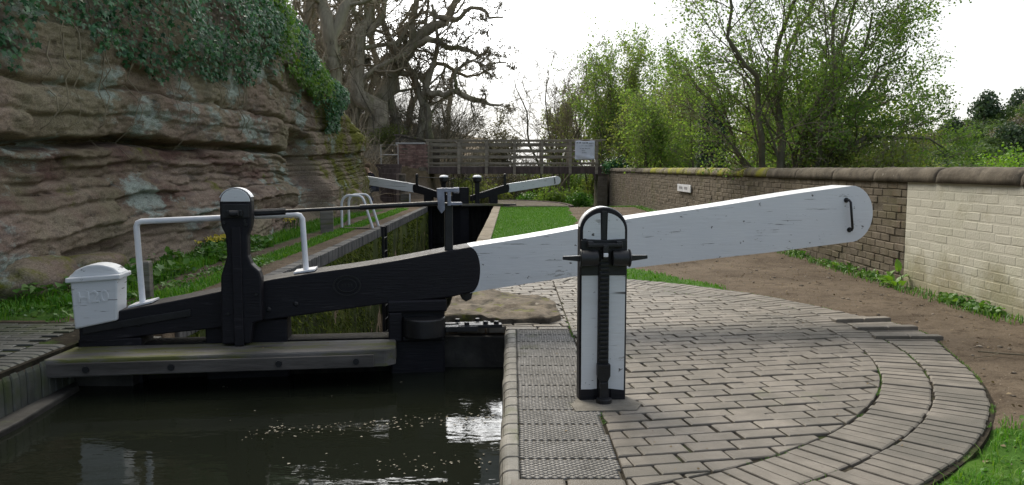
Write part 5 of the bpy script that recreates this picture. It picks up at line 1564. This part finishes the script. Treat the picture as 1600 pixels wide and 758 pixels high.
# wooded hill on the right
gH = np.random.default_rng(77)
protos = {}
def hill_tree(kind, loc, s, label, group):
    mat, lobes, sq = {'green': (MAT['hillgreen'], 16, .9), 'dark': (MAT['hilldark'], 14, 1.15), 'bare': (MAT['hillbrown'], 18, .9), 'bright': (MAT['brightbush'], 16, .8)}[kind]
    k = (kind, int(gH.integers(0, 2)))
    if k not in protos:
        P, N = clump((0,0,.62), (.5,.5,.55), 1500, .05, gH, lobes, sq)
        V, FF = leaf_mesh(P, N, gH.normal(size=P.shape), .055*(.6+.8*gH.random(len(P))), 'broad')
        c = mesh_np('crown', V, FF, mat)
        S = np.array([[(0,0,-.1),(0.01,0,.2),(0,.01,.5),(.02,0,.8)]]); V, F = tubes(S, np.array([[.04,.03,.022,.01]]), 6)
        t = mesh_np('trunk', V, [F], MAT['twigdark'])
        protos[k] = (c, t)
        new = (c, t)
    else:
        new = tuple(o.copy() for o in protos[k])
        for o in new: COL.objects.link(o)
    root = empty('hill_tree', loc, float(gH.uniform(0, 6.28)))
    for o in new: o.parent = root
    root.scale = (s*float(gH.uniform(.85,1.2)), s*float(gH.uniform(.85,1.2)), s)
    return tag(root, label, 'tree', group)
LBL = {'green': 'green tree among many on the distant wooded hill at the right', 'dark': 'dark evergreen tree among many on the distant wooded hill', 'bare': 'greyish bare tree among many on the distant wooded hill'}
spots = []
for _ in range(4000):
    ra = gH.uniform(.26,.78); y = gH.uniform(62,150); x = ra*y
    if all(math.hypot(x-a, y-b) > 4.3 for a, b in spots): spots.append((x, y))
    if len(spots) >= 210: break
for x, y in spots:
    z = float(zground(np.array([x]), np.array([y]))[0])
    d = math.hypot(x, y)
    kind = gH.choice(['green','green','dark','bare'], p=[.3,.25,.2,.25]) if d > 95 else gH.choice(['green','bare'], p=[.75,.25])
    hill_tree(str(kind), (x, y, z-.3), float(gH.uniform(3.6,5.6)) if d > 95 else float(gH.uniform(2.6,4.2)), LBL[str(kind)], str(kind)+' trees on the far hill')
for ra, y, s, kind, lb in ((.585,128,7.5,'dark','tall dark evergreen standing out on the skyline of the far hill'),(.545,130,5.5,'dark','rounded dark tree on the far skyline left of the tall evergreen'),(.632,126,6.0,'dark','twin topped dark tree at the right end of the far skyline')):
    x = ra*y; z = float(zground(np.array([x]), np.array([y]))[0]); hill_tree(kind, (x, y, z), s, lb, None)
for ra, y, s, lb in ((.612,50,8.2,'bright yellow green bush above the cream painted wall at the right edge'),(.56,48,4.2,'lower bright green bush left of the brightest one above the cream wall')):
    x = ra*y; z = float(zground(np.array([x]), np.array([y]))[0]); bush('bush', lb, (x, y, z-.2), (s*.5, s*.5, s*.72), 11000, .14, MAT['brightbush'], int(y), lobes=22)

# dense ivy clad trees on top of the cliff (their dark mass shows in the water)
for i, (x, y, s) in enumerate(((-7.0,9.5,4.2),(-6.8,13.5,4.4),(-7.6,18,4.6),(-6.7,6,3.8))):
    z = float(cliff_top(y))
    bush('holly_tree', ['dark holly tree on top of the cliff, second from the near end', 'dark holly tree on top of the cliff, third from the near end', 'dark holly tree on top of the cliff at the far end', 'dark holly tree on top of the cliff at the near end'][i], (x, y, z), (s*.45,s*.5,s*.6), 5200, .13, MAT['hilldark'], 70+i, 'tree', lobes=20)

# ------------------------------------------------------------------ ivy on the cliff
g = np.random.default_rng(101)
def ivy_low(y): return np.interp(y, [0,7,8.2,9.6,12.2,14.4,16.4,17.4,18,19.2,20.3,20.9], [2.3,2.25,2.15,2.45,2.52,2.5,2.75,2.6,2.1,1.95,2.1,3.6])
def ivy(n, yr, seed, zr=None, size=.062):
    g = np.random.default_rng(seed)
    y = g.uniform(*yr, n); top = cliff_top(y) + .25
    lo = ivy_low(y) + .35*fbm(np.stack([y*.9,y*0,y*0],1),3,7)
    z = lo + (top-lo)*g.random(n)
    q = np.stack([y*0,y*1.2,z*.9],1)
    edge = np.clip((z-lo)/.8, 0, 1)
    keep = (fbm(q,3,17)*1.3 + .62*edge + .25*g.random(n)) > .20
    y, z, edge = y[keep], z[keep], edge[keep]
    v = np.clip((z+.35)/(cliff_top(y)+.75), 0, 1)
    x = cliff_x(y, np.minimum(z, cliff_top(y)+.3)) + .03 + (.05+.10*edge)*(g.random(len(y))) + .38*(.15+.85*edge)*np.clip(.45+1.1*fbm(np.stack([y*1.2,y*0,z*1.2],1),3,19),0,1)
    P = np.stack([x,y,z],1)
    N = np.array([1,-.25,.45]) + .45*g.normal(size=P.shape); D = np.array([.1,0,-1]) + .5*g.normal(size=P.shape)
    return P, N, D, size*(.55+.75*g.random(len(P)))
iv = empty('ivy', (-4.6,10,2.4)); tag(iv, 'dark glossy ivy curtain hanging over the top of the sandstone cliff', 'ivy')
P, N, D, S = ivy(27000, (4.5,20.7), 102)
V, FF = leaf_mesh(P - np.array([-4.6,10,2.4]), N, D, S, 'ivy'); mesh_np('foliage', V, FF, MAT['ivy'], iv)
# woody stems
B = 36; y = g.uniform(6.8,13.5,B); P = np.zeros((B,9,3))
zt = ivy_low(y)+g.uniform(.2,1.4,B); L = g.uniform(.5,1.7,B); yo = np.zeros(B)
for k in range(9):
    z = zt - L*k/8; yo = yo + g.normal(size=B)*.022 + .015*np.sin(k*1.3+zt*7)
    P[:,k] = np.stack([cliff_x(y+yo, z)+.05+.03*np.abs(g.normal(size=B)), y+yo, z],1)
V, F = tubes(P - np.array([-4.6,10,2.4]), np.linspace(.009,.003,9)[None]*np.ones((B,1)), 5); mesh_np('stems', V, [F], MAT['twig'], iv, smooth=True)
ib = empty('ivy', (-4.6,17.5,3)); tag(ib, 'bright yellow green ivy and climber at the far end of the cliff top', 'ivy')
n = 9000; y = g.uniform(14.6,20.2,n); z = np.interp(y,[14.6,17,18.5,20.2],[3.3,2.9,2.6,2.7]) + 1.9*g.random(n)*np.interp(y,[14.6,20.2],[1.0,.35])
x = cliff_x(y, np.minimum(z, cliff_top(y)+.3)) + .12 + .42*g.random(n)*(.6+.8*fbm(np.stack([y*1.1,y*0,z*1.1],1),3,29))
kp = fbm(np.stack([y*.9,z*.9,y*0],1),3,37) + .25*g.random(n) > -.02
P = np.stack([x,y,z],1)[kp]
V, FF = leaf_mesh(P - np.array([-4.6,17.5,3]), np.array([1,-.3,.5])+.5*g.normal(size=P.shape), np.array([.1,0,-1])+.6*g.normal(size=P.shape), .07*(.5+.8*g.random(len(P))), 'ivy')
mesh_np('foliage', V, FF, MAT['ivybright'], ib)
# dry tufts and moss on the lower end of the cliff
n = 5200; y = g.uniform(19.3,27,n); z = cliff_top(y)*(1-.85*g.random(n)**1.5)
P = np.stack([cliff_x(y,z)+.02,y,z],1)
kp = fbm(P*np.array([1,1.3,1.3]),3,47) > -.05; P = P[kp]
V, FF = blades(len(P), P, .26, .007, 1.0, up=np.tile([.35,0,.1], (len(P),1)))
tag(mesh_np('dry_grass', V, FF, MAT['drygrass']), 'dry yellowish grass tufts hanging on the mossy end of the cliff', 'grass', kind='stuff')

# ------------------------------------------------------------------ grass and weeds
def grow_on(n, cond, xr, yr, seed):
    g = np.random.default_rng(seed)
    x = g.uniform(*xr, n); y = g.uniform(*yr, n)
    k = cond(x, y, g); x, y = x[k], y[k]
    return np.stack([x, y, zground(x, y) - .005], 1)
rC = lambda x, y: np.hypot(x-PX, y-PY)
lr = lambda y: np.interp(y, [8.2,8.8,9.6,13,17,25,30], [2.15,1.85,1.45,1.38,1.40,1.75,1.8])
P = grow_on(52000, lambda x,y,g: (x < lr(y) + .12*fbm(np.stack([x*1.3,y*1.3,x*0],1),3,21)) & (rC(x,y) > 3.53), (-.35,2.3), (7.9,25.4), 201)
V, FF = blades(len(P), P, .034, .0040, .9, hvar=.75); tag(mesh_np('lawn_grass', V, FF, MAT['lawn']), 'bright mown lawn between the chamber edge and the towpath', 'lawn', kind='stuff')
P = grow_on(16000, lambda x,y,g: (y < 3.78 - .18*(x-2.2) + .2*fbm(np.stack([x*2.2,y*2.2,x*0],1),3,23)) & (rC(x,y) > 3.53) & (fbm(np.stack([x*4,y*4,x*0],1),2,24)+.5*g.random(len(x)) > -.05), (1.1,3.6), (2.3,4.2), 202)
V, FF = blades(len(P), P, .045, .0024, .9); tag(mesh_np('corner_grass', V, FF, MAT['grass']), 'rough grass patch in the near right corner beside the round paving', 'grass', kind='stuff')
P = grow_on(15000, lambda x,y,g: (x > -4.45) & (x < -3.78 + .15*fbm(np.stack([x,y*1.3,x*0],1),3,25)) & (fbm(np.stack([x*2,y*1.6,x*0],1),3,26)+.4*g.random(len(x)) > -.1), (-4.5,-3.6), (6.9,21), 203)
V, FF = blades(len(P), P, .12, .006, .9); tag(mesh_np('verge_grass', V, FF, MAT['grass']), 'tall lush grass along the foot of the sandstone cliff', 'grass', kind='stuff')
P = grow_on(11000, lambda x,y,g: (x > -3.44) & (x < -3.10), (-3.46,-3.05), (7.0,24), 204)
V, FF = blades(len(P), P, .055, .005, .8); tag(mesh_np('strip_grass', V, FF, MAT['grass']), 'narrow strip of short grass between the left path and chamber kerb', 'grass', kind='stuff')
P = grow_on(5200, lambda x,y,g: (fbm(np.stack([x*2,y*2,x*0],1),3,27)+.3*g.random(len(x)) > .0) & (y > 6.3 + .15*(x+3.3)), (-5.3,-3.2), (6.2,7.7), 205)
V, FF = blades(len(P), P, .075, .005, .9); tag(mesh_np('bank_grass', V, FF, MAT['grass']), 'patchy weedy grass behind the left bank paving by the white box', 'grass', kind='stuff')
P = grow_on(9000, lambda x,y,g: (g.random(len(x)) < np.where(y > 14, .9, .5)), (3.80,4.06), (6.1,34), 206)
V, FF = blades(len(P), P, .07, .005, .9); tag(mesh_np('wall_foot_grass', V, FF, MAT['weed']), 'grass and small weeds along the foot of the brick wall', 'grass', kind='stuff')
g = np.random.default_rng(230); n = 3200
t_ = np.radians(g.uniform(-72, 60, n)); r_j = g.choice([2.971, 3.229, 3.50], n, p=[.3,.3,.4]) + .004*g.normal(size=n)
r_j = np.where(r_j > 3.4, r_j + .15*np.exp(-((np.degrees(t_)-3.5)/9.0)**2), r_j)
jx, jy = PX + r_j*np.cos(t_), PY + r_j*np.sin(t_)
e = g.random(n) < .22; jx = np.where(e, .437 + .006*g.normal(size=n), jx); jy = np.where(e, g.uniform(2.9, 6.2, n), jy)
c = fbm(np.stack([jx*2.6, jy*2.6, jx*0], 1), 3, 231) > .02; jx, jy = jx[c], jy[c]
V, FF = blades(len(jx), np.stack([jx, jy, jx*0-.010], 1), .013, .0022, 1.2); tag(mesh_np('joint_moss', V, FF, MAT['weed']), 'moss and tiny weeds in the joints of the round brick paving', 'moss', kind='stuff')
# broad leaved weeds
def weeds(name, n, xr, yr, size, h, seed, label, mat, cond=None):
    g = np.random.default_rng(seed)
    x = g.uniform(*xr, n); y = g.uniform(*yr, n); c = fbm(np.stack([x*2.5,y*1.6,x*0],1),3,seed) > -.05; x, y = x[c], y[c]
    if cond is not None:
        c = cond(x, y); x, y = x[c], y[c]
    P = np.stack([x, y, zground(x, y) + h*g.random(len(x))**1.4], 1)
    N = np.array([0,-.2,1.0]) + .55*g.normal(size=P.shape); D = g.normal(size=P.shape)*np.array([1,1,.3])
    V, FF = leaf_mesh(P, N, D, size*(.5+.9*g.random(len(P))), 'broad')
    tag(mesh_np(name, V, FF, mat), label, 'weeds', kind='stuff')
weeds('verge_weeds', 3800, (-4.4,-3.75), (7.0,12.5), .075, .18, 211, 'broad leaved green weeds in the verge behind the white handrail', MAT['weed'])
weeds('strip_weeds', 1500, (-3.6,-3.0), (6.6,10.5), .05, .06, 212, 'small clover like weeds in the grass strip beside the chamber', MAT['weed'])
weeds('wall_weeds', 1500, (3.84,4.07), (6.1,8.3), .045, .07, 213, 'low ivy leaved weeds at the foot of the cream painted wall', MAT['weed'])
weeds('wall_weeds', 900, (3.88,4.07), (8.5,13.0), .045, .07, 214, 'low weeds at the foot of the bare brick wall behind the beam end', MAT['weed'])
weeds('bank_weeds', 900, (-5.2,-3.4), (6.3,7.4), .05, .06, 215, 'low green weeds on the soil left of the white box cap', MAT['weed'])
weeds('corner_weeds', 420, (1.3,3.2), (2.5,3.75), .022, .025, 216, 'tiny round leaved weeds in the near right corner grass', MAT['weed'], lambda x, y: rC(x, y) > 3.55)
# dock plant by the paint line
dk = empty('dock_plant', (3.93,8.22,0)); tag(dk, 'broad leaved dock plant with one tall leaf at the cream paint line', 'plant')
def bigleaf(p, d, L, w, nrm):
    d = Vector(d).normalized(); nrm = Vector(nrm).normalized(); s = d.cross(nrm).normalized(); nrm = s.cross(d)
    vs_ = []; fs_ = []
    K = 7
    for k in range(K+1):
        t = k/K; ww = w*math.sin(math.pi*min(1, .12+.86*t))**.8 * (1 if k < K else .02)
        c = Vector(p) + d*L*t + nrm*(.10*L*t*(1-t)*2 - .25*L*t*t)
        vs_ += [c - s*ww + nrm*ww*.35, c, c + s*ww + nrm*ww*.35]
        if k:
            b = (k-1)*3
            fs_ += [(b,b+1,b+4,b+3),(b+1,b+2,b+5,b+4)]
    return vs_, fs_
rd = random.Random(5)
for i in range(11):
    a = rd.uniform(0, 6.28); m = MB()
    m.add(*bigleaf((rd.uniform(-.05,.05), rd.uniform(-.16,.14), .01), (math.cos(a)*.8-.25, math.sin(a), rd.uniform(.35,1.1)), rd.uniform(.10,.19), rd.uniform(.028,.046), (0,0,1)))
    m.build('leaf', MAT['dock'], dk, smooth=True)
m = MB(); m.tube([(.06,-.10,0),(.05,-.11,.10),(.02,-.10,.17)], .004, 6); m.tube([(.05,-.11,.08),(.08,-.15,.14)], .003, 5); m.build('stalk', MAT['weed'], dk)
m = MB(); m.add(*bigleaf((.02,-.10,.15), (-.05,.05,1), .13, .035, (-.2,-1,.1))); m.build('tall_leaf', MAT['dock'], dk, smooth=True)
# yellow flowers
for i, (x, y, z, lb) in enumerate(((-4.20,11.4,.18,'yellow flower clump at the cliff foot seen between handrail post and black stand'),(-4.25,15.3,.22,'yellow flower clump at the cliff foot just below the drive shaft'))):
    fr = empty('flower_clump', (x, y, 0)); tag(fr, lb, 'flowers')
    g = np.random.default_rng(300+i); n = 90
    P = np.stack([g.normal(size=n)*.10, g.normal(size=n)*.26, z + .05*g.random(n)], 1)
    V, FF = leaf_mesh(P, np.array([.3,-.6,1])+.5*g.normal(size=P.shape), g.normal(size=P.shape), .045, 'broad'); mesh_np('blossom', V, FF, MAT['flower'], fr)
    S = np.stack([np.stack([P[:,0]*.7, P[:,1]*.7, P[:,2]*0],1), P*np.array([.85,.85,.5]), P],1)
    V, F = tubes(S, np.full((n,3), .004), 3); mesh_np('stems', V, [F], MAT['weed'], fr)

# ------------------------------------------------------------------ litter
def litter(name, n, xr, yr, z, size, mat, seed, label, cond=None, flat=.25, cat='leaves'):
    g = np.random.default_rng(seed)
    x = g.uniform(*xr, n); y = g.uniform(*yr, n)
    if cond is not None:
        c = cond(x, y, g); x, y = x[c], y[c]
    zz = zground(x, y) + .006 if z is None else np.full(len(x), z)
    P = np.stack([x, y, zz], 1)
    V, FF = leaf_mesh(P, np.array([0,0,1]) + flat*g.normal(size=P.shape), g.normal(size=P.shape)*np.array([1,1,.1]), size*(.4+1.0*g.random(len(P))**2), 'diamond')
    tag(mesh_np(name, V, FF, mat), label, cat, kind='stuff')
streak = lambda x, y, g: (np.exp(-((y - 4.55 - .22*(x+.9) )/.10)**2)*(x > -1.5) + np.exp(-((y-3.95)/.10)**2)*.7*(x>-.7) + np.exp(-((y - 3.25 - .1*(x+1.2))/.10)**2)*.5*(x<-.4)*(x>-1.6) + .007) > g.random(len(x))
litter('floating_leaves', 4300, (-2.3,-.10), (2.9,5.6), -.296, .017, MAT['foam'], 401, 'pale leaves and scum drifting on the dark canal water', streak, .05)
litter('path_litter', 2200, (1.0,4.05), (3.2,14), None, .022, MAT['litter'], 402, 'dead leaves and bits scattered on the earth towpath', lambda x,y,g: (rC(x,y) > 3.53) & ((x > lr(y)) | (y < 8)), .35)
litter('paving_litter', 260, (.0,3.0), (3,8.5), .004, .012, MAT['litter'], 403, 'tiny dead leaf bits on the brick paving', lambda x,y,g: rC(x,y) < 3.45, .2)
litter('footboard_litter', 60, (-3.0,-1.0), (5.1,5.6), -.03, .012, MAT['litter'], 404, 'tiny leaf bits on the gate footboard', lambda x,y,g: (np.abs((y-CY)-.13*(x-CX) + .2) < .14), .2)
g = np.random.default_rng(420); n = 900
x = g.uniform(1.0, 4.0, n); y = g.uniform(3.0, 15, n); c = (rC(x, y) > 3.55) & ((x > lr(y)) | (y < 8)); x, y = x[c], y[c]; n = len(x)
ico = bmesh.new(); bmesh.ops.create_icosphere(ico, subdivisions=1, radius=1); iv_ = np.array([v.co[:] for v in ico.verts]); if_ = np.array([[v.index for v in f.verts] for f in ico.faces]); ico.free()
sz = .005 + .016*g.random(n)**4
V = (iv_[None]*(1+.3*g.normal(size=(n,12,1)))*np.array([1,1,.55]))*sz[:,None,None] + np.stack([x,y,zground(x,y)+sz*.1],1)[:,None,:]
F = (if_[None] + (np.arange(n)*12)[:,None,None]).reshape(-1,3)
tag(mesh_np('path_stones', V.reshape(-1,3), [F], simple('small path stones', (.12,.10,.075), (.30,.26,.21), 9, .9, .3, 60, .1, island=.4)), 'small loose stones on the earth towpath', 'stones', kind='stuff')
m = MB(); m.tube([(0,0,.012),(.16,-.10,.016),(.36,-.16,.02),(.62,-.30,.012)], [.005,.006,.005,.003], 6); m.tube([(.30,-.145,.015),(.42,-.08,.03),(.60,-.07,.012)], [.004,.003,.002], 5); m.tube([(.1,-.06,.012),(.0,-.14,.014),(-.12,-.17,.01)], [.004,.003,.002], 5)
o = m.build('fallen_twig', MAT['twigdark']); o.location = (3.05,5.15,-.005); tag(o, 'thin fallen twig lying on the earth path right of the foot ribs', 'twig')

# ================================================================== CAMERA, LIGHT, SKY
cam = bpy.data.cameras.new('Camera'); co = bpy.data.objects.new('Camera', cam); COL.objects.link(co)
co.location = (0, 0, 1.2); co.rotation_euler = (R(90 - 5.3), 0, R(0.0))
cam.sensor_width = 36; cam.lens = 28.125; cam.clip_end = 3000; cam.clip_start = .05
SC.camera = co
SUN_EL, SUN_AZ = 47, -28
sl = bpy.data.lights.new('Sun', 'SUN'); so = bpy.data.objects.new('Sun', sl); COL.objects.link(so)
sl.energy = 2.0; sl.angle = R(34); sl.color = (1, .93, .80)
dv = Vector((math.sin(R(SUN_AZ))*math.cos(R(SUN_EL)), math.cos(R(SUN_AZ))*math.cos(R(SUN_EL)), math.sin(R(SUN_EL))))
so.rotation_euler = (-dv).to_track_quat('-Z', 'Y').to_euler()
w = bpy.data.worlds.new('World'); SC.world = w; w.use_nodes = True
nt = w.node_tree; bg = nt.nodes['Background']
sk = nt.nodes.new('ShaderNodeTexSky'); sk.sky_type = 'NISHITA'; sk.sun_disc = False
sk.sun_elevation = R(SUN_EL); sk.sun_rotation = R(SUN_AZ); sk.air_density = 1.0; sk.dust_density = 2.5
# thin white overcast over the blue: mix the sky with cloud by noise
tc = nt.nodes.new('ShaderNodeTexCoord'); no = nt.nodes.new('ShaderNodeTexNoise'); no.inputs['Scale'].default_value = 1.6; no.inputs['Detail'].default_value = 6
nt.links.new(tc.outputs['Generated'], no.inputs['Vector'])
rp = nt.nodes.new('ShaderNodeValToRGB'); rp.color_ramp.elements[0].position = .3; rp.color_ramp.elements[0].color = (.45,.45,.45,1); rp.color_ramp.elements[1].position = .65; rp.color_ramp.elements[1].color = (.8,.8,.8,1)
nt.links.new(no.outputs['Fac'], rp.inputs[0])
mx = nt.nodes.new('ShaderNodeMix'); mx.data_type = 'RGBA'
nt.links.new(rp.outputs[0], mx.inputs[0]); nt.links.new(sk.outputs[0], mx.inputs[6]); mx.inputs[7].default_value = (7.0, 6.95, 6.8, 1)
# hazy bright patch of cloud low in front, where the light breaks through
vd = nt.nodes.new('ShaderNodeVectorMath'); vd.operation = 'DOT_PRODUCT'; nt.links.new(tc.outputs['Generated'], vd.inputs[0])
GE, GA = R(19.5), R(-3); vd.inputs[1].default_value = (math.sin(GA)*math.cos(GE), math.cos(GA)*math.cos(GE), math.sin(GE))
gr = nt.nodes.new('ShaderNodeMapRange'); gr.inputs[1].default_value = .962; gr.inputs[2].default_value = .998; gr.inputs[3].default_value = 1.0; gr.inputs[4].default_value = 5.0; gr.interpolation_type = 'SMOOTHSTEP'
nt.links.new(vd.outputs['Value'], gr.inputs[0])
# the cloud thins towards the sky behind the camera
bk = nt.nodes.new('ShaderNodeMapRange'); bk.inputs[1].default_value = -.6; bk.inputs[2].default_value = .6; bk.inputs[3].default_value = .22; bk.inputs[4].default_value = 1.2
nt.links.new(vd.outputs['Value'], bk.inputs[0])
mm = nt.nodes.new('ShaderNodeMath'); mm.operation = 'MULTIPLY'; mm.use_clamp = True; nt.links.new(rp.outputs[0], mm.inputs[0]); nt.links.new(bk.outputs[0], mm.inputs[1]); nt.links.new(mm.outputs[0], mx.inputs[0])
vs2 = nt.nodes.new('ShaderNodeVectorMath'); vs2.operation = 'SCALE'; nt.links.new(mx.outputs[2], vs2.inputs[0]); nt.links.new(gr.outputs[0], vs2.inputs['Scale'])
nt.links.new(vs2.outputs[0], bg.inputs[0]); bg.inputs[1].default_value = .10
SC.view_settings.view_transform = 'Standard'; SC.view_settings.look = 'None'; SC.view_settings.exposure = .95; SC.view_settings.gamma = 1
SC.cycles.max_bounces = 8; SC.cycles.transparent_max_bounces = 8
SC.cycles.use_denoising = True
